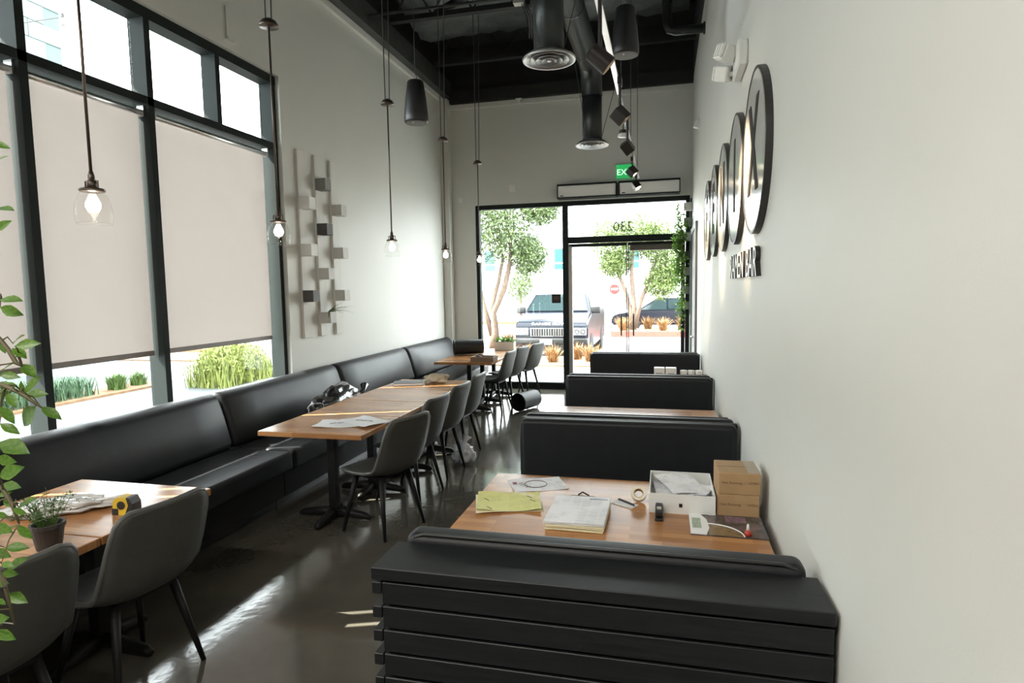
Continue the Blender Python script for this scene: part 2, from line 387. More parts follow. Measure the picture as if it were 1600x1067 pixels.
for i, (a, b) in enumerate(zip(MUL[:-1], MUL[1:])):
    y0, y1 = a+(0.012, 0.012, 0.046, 0.012, 0.050)[i], b-0.055-(0.012, 0.056, 0.012, 0.012, 0.062)[i]
    s = thing('roller_shade', desc[i], 'roller shade', (-3.725, (y0+y1)/2, 3.03), 0, 'translucent shades in the side window')
    h = (y1-y0)/2
    obj('roller_tube', T([(0, -h, 0), (0, h, 0)], 0.022, 14), ALU, s, smooth=True)
    obj('fabric', B(-0.022, -0.0205, -h, h, -1.755, 0.0), SHADE, s)
    obj('hem_bar', B(-0.030, -0.012, -h, h, -1.79, -1.752, bev=0.004), HEM, s)
    for q in (-h-0.006, h+0.006): obj('bracket', B(-0.03, 0.03, q-0.006, q+0.006, -0.03, 0.05), ALU, s)
# added canopy, out of view, that keeps sun off the upper panes
struct('canopy', B(-5.0, XL-0.2, -1.5, 7.0, 4.56, 4.68), mat('added_canopy_paint', (0.3, 0.3, 0.3), 0.6, var=0.05))

# ------------------------------------------------------------------ front glazing and doors
w2 = thing('window_2', None, None, (0, 0, 0)); w2['kind'] = 'structure'
GY0, GY1 = YE+0.02, YE+0.13
obj('frame_post', B(EX0, EX0+0.06, GY0, GY1, 0, EZ), FRAME, w2)
obj('frame_post', B(-1.61, -1.52, GY0, GY1, 0, EZ), FRAME, w2)
obj('frame_post', B(EX1-0.06, EX1, GY0, GY1, 0, EZ), FRAME, w2)
obj('head_rail', B(EX0+0.06, -1.61, GY0, GY1, EZ-0.07, EZ), FRAME, w2)
obj('head_rail', B(-1.52, EX1-0.06, GY0, GY1, EZ-0.07, EZ), FRAME, w2)
obj('sill_rail', B(EX0+0.06, -1.61, GY0, GY1, 0, 0.11), FRAME, w2)
obj('transom_rail', B(-1.52, EX1-0.06, GY0, GY1, 2.42, 2.52), FRAME, w2)
obj('pane', B(EX0+0.06, -1.61, YE+0.07, YE+0.076, 0.11, EZ-0.07), GLASS, w2)
obj('pane', B(-1.52, EX1-0.06, YE+0.07, YE+0.076, 2.52, EZ-0.07), GLASS, w2)
NUM = mat('grey_vinyl_number', (0.10, 0.12, 0.09), 0.6, var=0.05)
nm = text_mesh('230', 0.22, 0.002)
o = obj('unit_number', nm, NUM, w2); o.matrix_local = Matrix.Translation((-0.63, YE+0.08, 2.66)) @ Matrix(((-1, 0, 0, 0), (0, 0, 1, 0), (0, 1, 0, 0), (0, 0, 0, 1)))
st = thing('window_sticker', 'small black square sticker on the front window glass', 'sticker', (-1.73, YE+0.066, 1.52))
obj('sheet', B(-0.075, 0.075, -0.001, 0.001, -0.075, 0.075), mat('black_sticker', (0.02, 0.018, 0.016), 0.6, var=0.1), st)
obj('print_band', B(-0.05, 0.05, -0.0018, -0.001, -0.02, 0.035), mat('brown_print', (0.07, 0.04, 0.03), 0.6, var=0.2), st)
DST = mat('pale_door_stile', (0.42, 0.40, 0.38), 0.35, metal=0.4, var=0.08)
for i, (x0, x1, lab) in enumerate(((-1.515, -0.568, 'l'), (-0.552, EX1-0.065, 'r'))):
    d = thing('door_%d' % (i+1), None, None, (0, 0, 0)); d['kind'] = 'structure'
    sgn = 1 if i == 0 else -1
    hx = x0 if i == 0 else x1
    obj('stile', B(min(hx, hx+sgn*0.06), max(hx, hx+sgn*0.06), GY0+0.02, GY1-0.02, 0.01, 2.41), DST if i == 0 else FRAME, d)
    mx_ = x1 if i == 0 else x0
    obj('stile', B(min(mx_, mx_-sgn*0.014), max(mx_, mx_-sgn*0.014), GY0+0.03, GY1-0.03, 0.01, 2.41), FRAME, d)
    obj('top_rail', B(x0+0.015, x1-0.015, GY0+0.02, GY1-0.02, 2.36, 2.41), FRAME, d)
    obj('bottom_rail', B(x0+0.015, x1-0.015, GY0+0.02, GY1-0.02, 0.01, 0.24), FRAME, d)
    obj('pane', B(x0+0.015, x1-0.015, YE+0.07, YE+0.076, 0.24, 2.36), GLASS, d)
    hxx = mx_ - sgn*0.09
    obj('pull_handle', T([(hxx, YE+0.066, 0.9), (hxx, YE+0.02, 0.92), (hxx, YE+0.02, 1.25), (hxx, YE+0.066, 1.27)], 0.012, 8), LEGM, d, smooth=True)
    if i == 1:
        obj('door_closer', B(-0.62+0.1, 0.28, GY0-0.06, GY0+0.02, 2.27, 2.36, bev=0.008), mat('bronze_closer', (0.10, 0.085, 0.065), 0.45, var=0.1), d)
# grey side door in the right wall near the front
d3 = thing('door_3', None, None, (0, 0, 0)); d3['kind'] = 'structure'
GREYD = mat('grey_door_paint', (0.22, 0.23, 0.23), 0.5, var=0.04)
obj('leaf', B(XR-0.012, XR, 8.58, 9.72, 0.0, 2.46), GREYD, d3)
bm = NB(); box(bm, XR-0.03, XR, 8.46, 8.58, 0, 2.54); box(bm, XR-0.03, XR, 9.72, 9.84, 0, 2.54); box(bm, XR-0.03, XR, 8.58, 9.72, 2.46, 2.54)
obj('casing', bm, GREYD, d3)
obj('lever_handle', T([(XR-0.012, 8.68, 1.0), (XR-0.06, 8.68, 1.0), (XR-0.06, 8.8, 1.0)], 0.01, 8), ALU, d3)

# ------------------------------------------------------------------ banquette along the left wall
SEAMS = [0.47, 2.33, 4.18, 6.02, 7.90, 9.75]
blab = ['black vinyl banquette section nearest the camera, beside the near tables', 'black vinyl banquette section behind the near wooden table, under the pinkish shade',
        'black vinyl banquette section beside the paper-strewn end of the long table', 'black vinyl banquette section below the wall planter rack',
        'black vinyl banquette section at the far front corner']
def loft(bm, sec, ys):
    """closed section list [(x,z)...] swept along y with rounded ends"""
    rings = [[bm.verts.new((x, y, z)) for x, z in sec(y)] for y in ys]; n = len(rings[0])
    for a, b in zip(rings[:-1], rings[1:]):
        for k in range(n): bm.faces.new((a[k], a[(k+1) % n], b[(k+1) % n], b[k]))
    bm.faces.new(rings[0]); bm.faces.new(rings[-1][::-1])
    bmesh.ops.recalc_face_normals(bm, faces=bm.faces[:]); return bm
for i, (a, b) in enumerate(zip(SEAMS[:-1], SEAMS[1:])):
    y0, y1 = a+0.006, b-0.006; L_ = y1-y0
    s = thing('banquette_section', blab[i], 'banquette', (-3.6, (y0+y1)/2, 0), 0, 'black banquette along the window wall')
    h = L_/2
    def backsec(y, h=h):
        e = min(1.0, (h-abs(y))/0.05); k = math.sqrt(max(0, 1-(1-e)**2)); q = 0.55+0.45*k   # rounded ends
        c = 0.012*(1-(y/h)**2)
        f = lambda x: 0.02+(x-0.02)*q
        return [(0.0, 0.46), (f(0.26), 0.46), (f(0.275+c), 0.52), (f(0.225+c), 0.70), (f(0.175+c), 0.84), (f(0.15), 0.883*(0.985+0.015*k)), (f(0.11), 0.905*(0.985+0.015*k)),
                (f(0.06), 0.905*(0.985+0.015*k)), (0.01, 0.88), (0.0, 0.84)]
    ys = [-h, -h+0.008, -h+0.02, -h+0.05, -h*0.6, -h*0.3, 0, h*0.3, h*0.6, h-0.05, h-0.02, h-0.008, h]
    obj('back_cushion', loft(NB(), backsec, ys), VINYL, s, smooth=True)
    bm = B(0.26, 0.80, -h, h, 0.31, 0.465, bev=0.035, seg=4); obj('seat_cushion', bm, VINYL, s, smooth=True, wn=True)
    obj('base', B(0.0, 0.70, -h, h, 0.09, 0.31), mat('dark_base_panel', (0.010, 0.010, 0.010), 0.6, var=0.15, spec=0.2), s)
    obj('toe_kick', B(0.0, 0.62, -h, h, 0.0, 0.09), BLKP, s)

# ------------------------------------------------------------------ two-top tables
def make_table(label):
    t = thing('cafe_table', label, 'table', (0, 0, 0), 0, 'butcher block two-seat tables')
    obj('table_top', B(-0.405, 0.405, -0.312, 0.312, 0.685, 0.72, bev=0.003, seg=1), WOOD, t)
    obj('mounting_plate', B(-0.2, 0.2, -0.2, 0.2, 0.672, 0.685), LEGM, t)
    obj('pedestal', T([(0, 0, 0.06), (0, 0, 0.672)], 0.042, 4, ang=PI/4), LEGM, t)
    for k in range(4):
        an = PI/4*0 + k*PI/2 + 0.0
        c, s_ = math.cos(an), math.sin(an); L_ = 0.29 if k % 2 == 0 else 0.26
        obj('foot', T([(0.02*c, 0.02*s_, 0.055), (0.1*c, 0.1*s_, 0.05), (L_*0.9*c, L_*0.9*s_, 0.03), (L_*c, L_*s_, 0.018)], [0.036, 0.034, 0.026, 0.017], 8), LEGM, t, smooth=True)
    return t
tabs = [(-2.62, 2.27, 'near wooden table with the yellow tape measure on it'), (-2.62, 1.638, 'wooden table with the small potted herb, nearest the camera'),
        (-2.395, 4.06, 'nearest table of the long row, with white drawings on it'), (-2.395, 4.69, 'second table of the long row'),
        (-2.395, 5.32, 'third table of the long row'), (-2.395, 5.95, 'last table of the long row, with the grey notebook on it'),
        (-2.62, 8.14, 'first table of the far group, holding the wooden tray'), (-2.62, 8.77, 'middle table of the far group by the window'),
        (-2.62, 9.40, 'table right at the front window, holding the white planter')]
t0 = make_table(tabs[0][2])
for i, (x, y, lab) in enumerate(tabs):
    t = t0 if i == 0 else dup(t0, label=lab)
    t.location = (x, y, 0 if i != 1 else 0); t.rotation_euler = (0, 0, 0)

# ------------------------------------------------------------------ shell chairs (local +y is forward)
def make_chair(label):
    c = thing('shell_chair', label, 'chair', (0, 0, 0), 0, 'grey shell chairs')
    prof = [(0.225, 0.452), (0.205, 0.456), (0.15, 0.452), (0.05, 0.440), (-0.06, 0.434), (-0.14, 0.440), (-0.195, 0.468), (-0.226, 0.52),
            (-0.245, 0.60), (-0.258, 0.68), (-0.268, 0.745), (-0.276, 0.795), (-0.281, 0.824), (-0.283, 0.836)]
    wid = [0.13, 0.185, 0.215, 0.232, 0.236, 0.236, 0.236, 0.235, 0.232, 0.228, 0.222, 0.212, 0.190, 0.155]
    rise = [0.0, 0.003, 0.010, 0.022, 0.035, 0.048, 0.062, 0.066, 0.054, 0.040, 0.028, 0.020, 0.015, 0.013]
    N = 10; bm = NB(); th = 0.022
    def surf(off):
        g = []
        for i, ((s, z), w, rr) in enumerate(zip(prof, wid, rise)):
            a = Vector(prof[max(i-1, 0)]); b = Vector(prof[min(i+1, len(prof)-1)]); t_ = (b-a).normalized()
            nrm = Vector((t_.y, -t_.x))            # inward (up for the seat, forward for the back)
            if nrm.y < 0 and i < 5: nrm = -nrm
            row = []
            for k in range(N+1):
                u = -1+2*k/N; d = rr*abs(u)**2.4 - off
                row.append(bm.verts.new((w*u, s+nrm.x*d, z+nrm.y*d)))
            g.append(row)
        return g
    A, Bq = surf(0), surf(th); n = len(A)
    for i in range(n-1):
        for k in range(N):
            bm.faces.new((A[i][k], A[i][k+1], A[i+1][k+1], A[i+1][k]))
            bm.faces.new((Bq[i][k], Bq[i+1][k], Bq[i+1][k+1], Bq[i][k+1]))
    rim = [(0, k) for k in range(N+1)] + [(i, N) for i in range(1, n)] + [(n-1, k) for k in range(N-1, -1, -1)] + [(i, 0) for i in range(n-2, 0, -1)]
    for (i, k), (j, l) in zip(rim, rim[1:]+rim[:1]):
        bm.faces.new((A[i][k], Bq[i][k], Bq[j][l], A[j][l]))
    bmesh.ops.recalc_face_normals(bm, faces=bm.faces[:])
    rp = [(A[i][k].co+Bq[i][k].co)/2 for i, k in rim]; rp.append(rp[0])
    obj('seat_shell', bm, CHAIRM, c, smooth=True)
    obj('edge_piping', T(rp, 0.0125, 6, caps=False), CHAIRP, c, smooth=True)
    bm = NB(); box(bm, -0.15, 0.15, 0.10, 0.135, 0.40, 0.42); box(bm, -0.15, 0.15, -0.135, -0.10, 0.40, 0.42); box(bm, -0.15, -0.12, -0.1, 0.1, 0.40, 0.42); box(bm, 0.12, 0.15, -0.1, 0.1, 0.40, 0.42)
    obj('seat_frame', bm, LEGM, c)
    for sx in (-1, 1):
        for sy in (-1, 1):
            obj('leg', T([(sx*0.135, sy*0.118, 0.41), (sx*0.205, sy*0.20, 0.0)], [0.021, 0.011], 8), LEGM, c, smooth=True)
    return c
chairs = [(-2.30, 2.13, 82, 'grey shell chair at the near table, beside the tape measure'),
          (-2.33, 1.52, 80, 'grey shell chair cut off at the lower left corner'),
          (-1.95, 3.97, 72, 'grey shell chair nearest the camera along the long table'),
          (-2.04, 4.66, 84, 'second grey shell chair along the long table'),
          (-2.06, 5.32, 86, 'third grey shell chair along the long table'),
          (-2.09, 5.96, 88, 'fourth and last grey shell chair along the long table'),
          (-2.31, 8.24, 84, 'first grey shell chair of the far group, at the tray table'),
          (-2.27, 8.86, 76, 'middle grey shell chair of the far group'),
          (-2.16, 9.48, 74, 'grey shell chair nearest the front window')]
c0 = make_chair(chairs[0][3])
for i, (x, y, a, lab) in enumerate(chairs):
    c = c0 if i == 0 else dup(c0, label=lab)
    c.location = (x, y, 0); c.rotation_euler = (0, 0, math.radians(a))

# ------------------------------------------------------------------ booths on the right
BX0, BX1 = -0.865, 0.424
bl = ['black plank-clad booth bench nearest the camera', 'black upholstered booth bench behind the paper-covered table',
      'black upholstered booth bench in the middle, third from the camera', 'farthest black upholstered booth bench, next to the glass doors']
def pad(bm, x0, x1, y0, y1, z0, z1): return box(bm, x0, x1, y0, y1, z0, z1, bev=0.03, seg=4)
yb = [1.72, 3.63, 5.47, 7.40]
for i, y in enumerate(yb):
    b_ = thing('booth_bench', bl[i], 'booth bench', (0, y, 0), 0, 'black booth benches along the right wall')
    if i == 0:
        # plank-clad rear, cap board, pad and seat facing the first table
        obj('cap_board', B(BX0+0.02, BX1, -0.105, 0.09, 0.842, 0.88, bev=0.003, seg=1), PLANK, b_)
        obj('back_panel', B(BX0+0.055, BX1-0.01, -0.07, 0.085, 0.0, 0.842), PLANK, b_)
        z = 0.832
        while z > 0.07:
            obj('slat', B(BX0+0.052, BX1-0.002, -0.098, -0.07, z-0.066, z, bev=0.002, seg=1), PLANK, b_)
            obj('side_slat', B(BX0+0.02, BX0+0.05, -0.10, 0.08, z-0.036, z, bev=0.002, seg=1), PLANK, b_); z -= 0.0745
        bm = pad(NB(), BX0+0.045, BX1-0.025, 0.09, 0.19, 0.47, 0.905); obj('back_pad', bm, VINYL, b_, smooth=True, wn=True)
        obj('pad_piping', T([(BX0+0.055, 0.1, 0.86), (BX0+0.075, 0.1, 0.893), (BX0+0.11, 0.1, 0.905), (BX1-0.09, 0.1, 0.905), (BX1-0.055, 0.1, 0.893), (BX1-0.035, 0.1, 0.86)], 0.006, 6), PIPING, b_, smooth=True)
        sides = (1,)
    else:
        obj('back_core', B(BX0, BX1, 0.085, 0.125, 0.0, 0.895, bev=0.01), PLANK, b_)
        for sg in (-1, 1):
            ya, yc = (0.0, 0.085) if sg < 0 else (0.125, 0.21)
            obj('back_pad', pad(NB(), BX0+0.012, BX1-0.012, ya, yc, 0.47, 0.90 if sg < 0 else 0.905), VINYL, b_, smooth=True, wn=True)
            yy = 0.004 if sg < 0 else 0.206
            obj('pad_piping', T([(BX0+0.014, yy+0.02, 0.5), (BX0+0.014, yy+0.02, 0.865), (BX0+0.045, yy+0.02, 0.897), (BX1-0.045, yy+0.02, 0.897), (BX1-0.014, yy+0.02, 0.865), (BX1-0.014, yy+0.02, 0.5)], 0.007, 6), PIPING, b_, smooth=True)
        sides = (-1, 1)
    for sg in sides:
        ya, yc = (0.19, 0.62) if i == 0 else ((-0.45, 0.0) if sg < 0 else (0.21, 0.66))
        obj('seat_cushion', box(NB(), BX0+0.02, BX1-0.02, ya, yc, 0.32, 0.465, bev=0.03, seg=3), VINYL, b_, smooth=True, wn=True)
        obj('seat_base', B(BX0+0.04, BX1-0.02, ya, yc-0.05 if sg > 0 else yc, 0.0, 0.32) if sg > 0 else B(BX0+0.04, BX1-0.02, ya+0.05, yc, 0.0, 0.32), PLANK, b_)
tl = ['wooden booth table covered with papers and boxes', 'empty wooden booth table between the second and third booth benches', 'far wooden booth table with small white boxes on it']
for i, yc in enumerate((2.70, 4.60, 6.42)):
    t = thing('booth_table', tl[i], 'table', (0, yc, 0), 0, 'butcher block booth tables')
    h = 0.40
    obj('table_top', B(-0.853, 0.40 if i == 0 else 0.405, -h, h, 0.685, 0.72, bev=0.003, seg=1), WOOD, t)
    for xx in (-0.55, 0.12):
        obj('pedestal', T([(xx, 0, 0.04), (xx, 0, 0.685)], 0.04, 4, ang=PI/4), LEGM, t)
        obj('foot', box(NB(), xx-0.03, xx+0.03, -0.3, 0.3, 0.0, 0.04, bev=0.01), LEGM, t)

# ------------------------------------------------------------------ pendants
def make_pendant(label, top):
    p = thing('pendant_lamp', label, 'pendant lamp', (0, 0, 0), 0, 'clear glass pendant lamps')
    prof = [(0.034, 0.145), (0.042, 0.138), (0.056, 0.118), (0.067, 0.085), (0.072, 0.05), (0.070, 0.02), (0.066, 0.0)]
    sh = obj('glass_shade', LA(prof, 28), JAR, p, smooth=True)
    rim = [(0.066*math.cos(2*PI*k/28), 0.066*math.sin(2*PI*k/28), 0) for k in range(29)]
    obj('shade_rim', T(rim, 0.0018, 5, caps=False), JAR, sh, smooth=True)
    obj('bulb', LA([(0.0, 0.048), (0.02, 0.053), (0.029, 0.072), (0.028, 0.09), (0.016, 0.112), (0.012, 0.125), (0, 0.126)], 16), BULB, p, smooth=True)
    obj('cap_ring', LA([(0.0, 0.150), (0.046, 0.150), (0.05, 0.145), (0.05, 0.139), (0.046, 0.136), (0.0, 0.136)], 24), BRONZE, p, smooth=False)
    bm = NB(); lathe(bm, [(0, 0.150), (0.02, 0.150), (0.02, 0.18), (0.013, 0.188), (0.013, 0.205), (0.008, 0.225), (0, 0.226)], 16)
    obj('socket', bm, BRONZE, p, smooth=True)
    obj('bail', T([(-0.034, 0, 0.15), (-0.034, 0, 0.182), (-0.012, 0, 0.186), (0.012, 0, 0.186), (0.034, 0, 0.182), (0.034, 0, 0.15)], 0.003, 5), BRONZE, p)
    obj('stem', T([(0, 0, 0.22), (0, 0, top-0.02)], 0.0065, 8), BRONZE, p, smooth=True)
    obj('canopy', LA([(0, top+0.035), (0.02, top+0.033), (0.045, top+0.018), (0.058, top-0.005), (0.06, top-0.018), (0, top-0.018)], 20), BRONZE, p, smooth=True)
    for q in (-1, 1): obj('cable', T([(q*0.02, 0, top+0.02), (q*0.03+0.02, 0.03*q, 5.5-2.01)], 0.005, 6), STEELB, p)
    return p
pl = [(2.2, 'clear glass pendant lamp nearest the camera, in front of the pinkish shade'), (3.53, 'clear glass pendant lamp overlapping the far edge of the side window'),
      (5.24, 'clear glass pendant lamp hanging against the white wall beyond the planter rack'), (6.67, 'clear glass pendant lamp in line with the far wall corner'),
      (8.0, 'farthest clear glass pendant lamp, in front of the front window edge')]
p0 = make_pendant(pl[0][1], 1.36)
for i, (y, lab) in enumerate(pl):
    p = p0 if i == 0 else dup(p0, label=lab)
    p.location = (-2.4, y, 2.01)

# ------------------------------------------------------------------ hanging speakers
def make_speaker(label, loc):
    s = thing('pendant_speaker', label, 'speaker', loc, 0, 'black hanging speakers')
    obj('body', LA([(0.0, 0.35), (0.058, 0.35), (0.068, 0.34), (0.088, 0.20), (0.100, 0.07), (0.101, 0.02), (0.096, 0.006), (0.092, 0.004)], 28), BLKP, s, smooth=True)
    obj('grille', LA([(0.0, 0.0), (0.08, 0.002), (0.093, 0.006), (0.093, 0.012), (0, 0.012)], 28), mat('grey_grille', (0.16, 0.16, 0.155), 0.6, var=0.1, scale=200, bump=0.2, bscale=400), s)
    obj('logo_dot', LA([(0, -0.003), (0.006, -0.003), (0.006, 0.003), (0, 0.003)], 10, c=(-0.01, -0.05, 0.0)), ALU, s)
    obj('hook', T([(0, 0, 0.345), (0.015, 0, 0.38), (0, 0, 0.41), (-0.012, 0, 0.44), (0, 0, 0.47)], 0.003, 6), STEELB, s)
    obj('cable', T([(0, 0, 0.46), (0, 0, 5.5-loc[2])], 0.003, 6), STEELB, s)
    return s
make_speaker('black hanging speaker over the long table, against the white wall', (-2.03, 5.0, 3.10))
make_speaker('black hanging speaker above the track lights near the right wall', (-0.28, 4.8, 3.40))

# ------------------------------------------------------------------ added fill lights, unseen behind the viewpoint, brightening the near booth table
LEDM = mat('lit_diffuser', (1, 0.97, 0.9), 0.5, emis=(1.0, 0.93, 0.82), estr=2.0, var=0.01)
for x, y, lab in ((-0.95, -0.7, 'added linear fill light behind the viewpoint, nearer the right wall'), (-2.5, -0.7, 'added linear fill light behind the viewpoint, nearer the window wall')):
    s = thing('added_fill_light', lab, 'light', (x, y, 3.5), 0, 'added fill lights')
    obj('housing', B(-0.6, 0.6, -0.06, 0.06, 0.0, 0.07, bev=0.005), LEGM, s); obj('diffuser', B(-0.59, 0.59, -0.05, 0.05, -0.008, 0.0), LEDM, s)
    for q in (-0.5, 0.5): obj('cable', T([(q, 0, 0.07), (q, 0, 1.62)], 0.003, 5), STEELB, s)
    l = bpy.data.lights.new('tube', 'AREA'); l.shape = 'RECTANGLE'; l.size = 1.15; l.size_y = 0.09; l.energy = 22; l.color = (1.0, 0.94, 0.84)
    lo = bpy.data.objects.new('tube', l); COL.objects.link(lo); lo.parent = s; lo.location = (0, 0, -0.012)

# ------------------------------------------------------------------ ducts
du = thing('air_duct', 'dark round air duct with two drops and round ceiling diffusers', 'air duct', (-0.84, 0, 0))
ZT = 4.3
obj('trunk', T([(0, -4.5, ZT), (0, 7.35, ZT)], 0.125, 24), DUCT, du, smooth=True)
obj('elbow', T([(0, 7.35, ZT), (0, 7.48, ZT-0.02), (0, 7.58, ZT-0.09), (0, 7.62, ZT-0.2), (0, 7.63, ZT-0.32)], 0.124, 24, caps=False), DUCT, du, smooth=True)
obj('drop', T([(0, 7.63, ZT-0.3), (0, 7.63, 3.44)], 0.118, 24), DUCT, du, smooth=True)
obj('drop', T([(-0.03, 4.9, ZT), (-0.03, 4.9, 3.50)], 0.118, 24), DUCT, du, smooth=True)
for k, yy in enumerate((3.0, 5.9, 7.0)): obj('seam_band', T([(0, yy-0.012, ZT), (0, yy+0.012, ZT)], 0.129, 24), DUCT, du)
for (x, y, z, s) in ((-0.03, 4.9, 3.46, 1.0), (0.0, 7.63, 3.40, 0.97)):
    df = obj('diffuser', LA([(0.118, 0.07), (0.13, 0.06), (0.2, 0.025), (0.21, 0.012), (0.205, 0.0), (0.19, 0.004), (0.165, 0.028), (0.14, 0.04)], 32, c=(0, 0, 0)), DIFF, du, smooth=True)
    df.location = (x, y, z); df.scale = (s, s, s)
    obj('throat', LA([(0, 0.06), (0.165, 0.05), (0.165, 0.046), (0, 0.046)], 32), BLKP, df)
    for ra, rb, zz in ((0.155, 0.125, 0.0), (0.105, 0.078, -0.004), (0.058, 0.03, -0.006)):
        obj('cone_ring', LA([(ra, zz+0.002), (rb, zz+0.03), (rb-0.004, zz+0.034), (ra-0.002, zz+0.012)], 32, close=True), DIFF, df, smooth=True)
    obj('centre_disc', LA([(0, -0.004), (0.016, -0.003), (0.02, 0.006), (0, 0.01)], 20), DIFF, df)
    for q in range(3): obj('hanger', T([(0.11*math.cos(q*2.1), 0.11*math.sin(q*2.1), 0.07), (0.34*math.cos(q*2.1), 0.34*math.sin(q*2.1), -0.0+0.9)], 0.004, 5), STEELB, df)

# ------------------------------------------------------------------ track lights
HEADM = mat('dark_track_head', (0.03, 0.024, 0.022), 0.35, metal=0.4, var=0.1)
tk = thing('light_track', 'long metal lighting track running along the right side', 'light track', (-0.35, 0, 3.26))
obj('rail', B(-0.014, 0.014, 5.22, 9.2, -0.012, 0.010), HEADM, tk)  # far stretch of the track: dark colour stands in for the missing reflection
obj('rail', B(-0.018, 0.018, 1.0, 5.2, -0.012, 0.012), mat('track_metal', (0.55, 0.50, 0.48), 0.3, metal=0.8, var=0.05), tk)
for y in (1.6, 3.8, 5.4, 7.0, 8.8): obj('suspension_rod', T([(0, y, 0.012), (0, y, 2.2)], 0.004, 6), STEELB, tk)
HEADM = mat('dark_track_head', (0.03, 0.024, 0.022), 0.35, metal=0.4, var=0.1)
tlab = ['lit track spotlight nearest the camera, glowing warm at its mouth', 'square-looking dark track spotlight below the second speaker', 'dark track spotlight level with the small diffuser',
        'dark track spotlight overlapping the green exit sign', 'farthest dark track spotlight, in front of the air curtain']
aim = [(0.44, 3.45, 2.2), (0.44, 4.9, 2.2), (0.44, 6.3, 2.0), (0.44, 7.6, 2.2), (0.44, 8.4, 1.9)]
for i, y in enumerate((3.3, 4.8, 5.8, 7.7, 8.9)):
    pos = Vector((-0.35 + (0.03 if i < 3 else -0.02), y, (2.87, 2.98, 2.96, 3.08, 3.10)[i])); s = thing('track_spotlight', tlab[i], 'spotlight', pos, 0, 'spotlights on the lighting track')
    d = (Vector(aim[i]) - pos).normalized(); q = d.to_track_quat('Z', 'Y').to_matrix().to_4x4()
    obj('can', LA([(0, -0.065), (0.035, -0.065), (0.046, -0.058), (0.050, 0.06), (0.046, 0.062), (0.04, 0.04)] if i == 0 else [(0, -0.05), (0.058, -0.05), (0.062, -0.046), (0.062, 0.056), (0.056, 0.058), (0.05, 0.04)], 20 if i == 0 else 4, mtx=q.to_3x3()), HEADM, s, smooth=False)
    obj('lens', LA([(0, 0.045), (0.04, 0.045), (0.04, 0.041), (0, 0.041)], 20, mtx=q.to_3x3()), mat('warm_lit_lens', (1, 0.9, 0.7), 0.4, emis=(1, 0.82, 0.55), estr=12, var=0.01), s)
    obj('stem', T([(0, 0, 0.0), (0, 0, 3.245-pos.z)], 0.011, 8), HEADM, s)
    obj('adapter', B(-0.016, 0.016, -0.05, 0.05, 3.195-pos.z, 3.248-pos.z, bev=0.004), HEADM, s)
    l = bpy.data.lights.new('spot_bulb', 'SPOT'); l.energy = 60; l.spot_size = math.radians(40); l.spot_blend = 0.7; l.color = (1, 0.76, 0.48); l.shadow_soft_size = 0.03
    lo = bpy.data.objects.new('spot_bulb', l); COL.objects.link(lo); lo.parent = s; lo.location = d*0.09; lo.rotation_euler = d.to_track_quat('-Z', 'Y').to_euler()
sm = thing('smoke_detector', 'small round white detector hanging near the track', 'detector', (-0.37, 6.0, 3.10))
obj('body', LA([(0, 0.03), (0.035, 0.03), (0.05, 0.012), (0.052, 0.0), (0, -0.004)], 20), WHITEP, sm, smooth=True)
obj('base', LA([(0, 0.06), (0.038, 0.06), (0.038, 0.03), (0, 0.03)], 20), HEADM, sm)
obj('rod', T([(0, 0, 0.055), (0, 0, 0.16)], 0.006, 6), HEADM, sm)

# ------------------------------------------------------------------ things on the walls
RW = Matrix(((0, 0, -1, 0), (-1, 0, 0, 0), (0, 1, 0, 0), (0, 0, 0, 1)))      # text lying on the right wall, facing the room
LETG = mat('grey_sign_letter', (0.06, 0.055, 0.05), 0.8, var=0.1, spec=0.05)
SIGNB = mat('dark_sign_letter', (0.03, 0.028, 0.026), 0.4, var=0.1)
slab = ['large round sign disc with the letter X, nearest the camera', 'round sign disc with the letter I, second from the camera', 'round sign disc with the letter N, in the middle of the five',
        'round sign disc with the letter E, fourth from the camera', 'round sign disc with the letter F, farthest of the five']
for i, (y, ch) in enumerate(zip((3.13, 3.915, 4.70, 5.50, 6.29), 'XINEF')):
    s = thing('round_sign', slab[i], 'sign', (XR, y, 2.315), 0, 'five round sign discs on the right wall')
    q = Matrix(((0, 0, -1), (0, 1, 0), (1, 0, 0)))
    obj('disc', LA([(0, 0.028), (0.362, 0.028), (0.362, 0.0), (0, 0.0)], 56, mtx=q), MIRR, s)
    obj('ring', LA([(0.362, 0.0), (0.362, 0.031), (0.375, 0.031), (0.377, 0.029), (0.377, 0.0)], 64, mtx=q, close=True), SIGNB, s)
    l = obj('letter', text_mesh(ch, 0.58, 0.003, off=0.012), LETG, s); l.matrix_local = Matrix.Translation((-0.030, 0, 0)) @ RW @ Matrix.Diagonal((0.75, 1, 1, 1))
wl = thing('wall_lettering', 'small raised dark word lettering on the wall under the round signs', 'lettering', (XR, 4.157, 1.80))
pos = 0.0; ms = []
for ch in 'RAMEN BAR':
    if ch == ' ': ms.append(None); continue
    ms.append(text_mesh(ch, 0.205, 0.022, 'LEFT'))
wd = [0.10 if m is None else max(v.co.x for v in m.vertices) for m in ms]
gap = (1.145 - sum(wd))/(len(wd)-1)
for m_, w_ in zip(ms, wd):
    if m_ is not None:
        l = obj('letter', m_, SIGNB, wl); l.matrix_local = Matrix.Translation((-0.012, -pos, 0)) @ RW
        fm = m_.copy(); fm.materials.clear(); fm.materials.append(WHITEP); fc = obj('face', fm, None, l); fc.location = (0, 0, 0.0115); fc.scale = (1, 1, 0.06)
    pos += w_+gap
em = thing('emergency_light', 'white twin-head emergency light high on the right wall', 'emergency light', (XR, 3.75, 2.93))
obj('housing', B(-0.055, 0, -0.16, 0.16, -0.06, 0.075, bev=0.012), WHITEP, em)
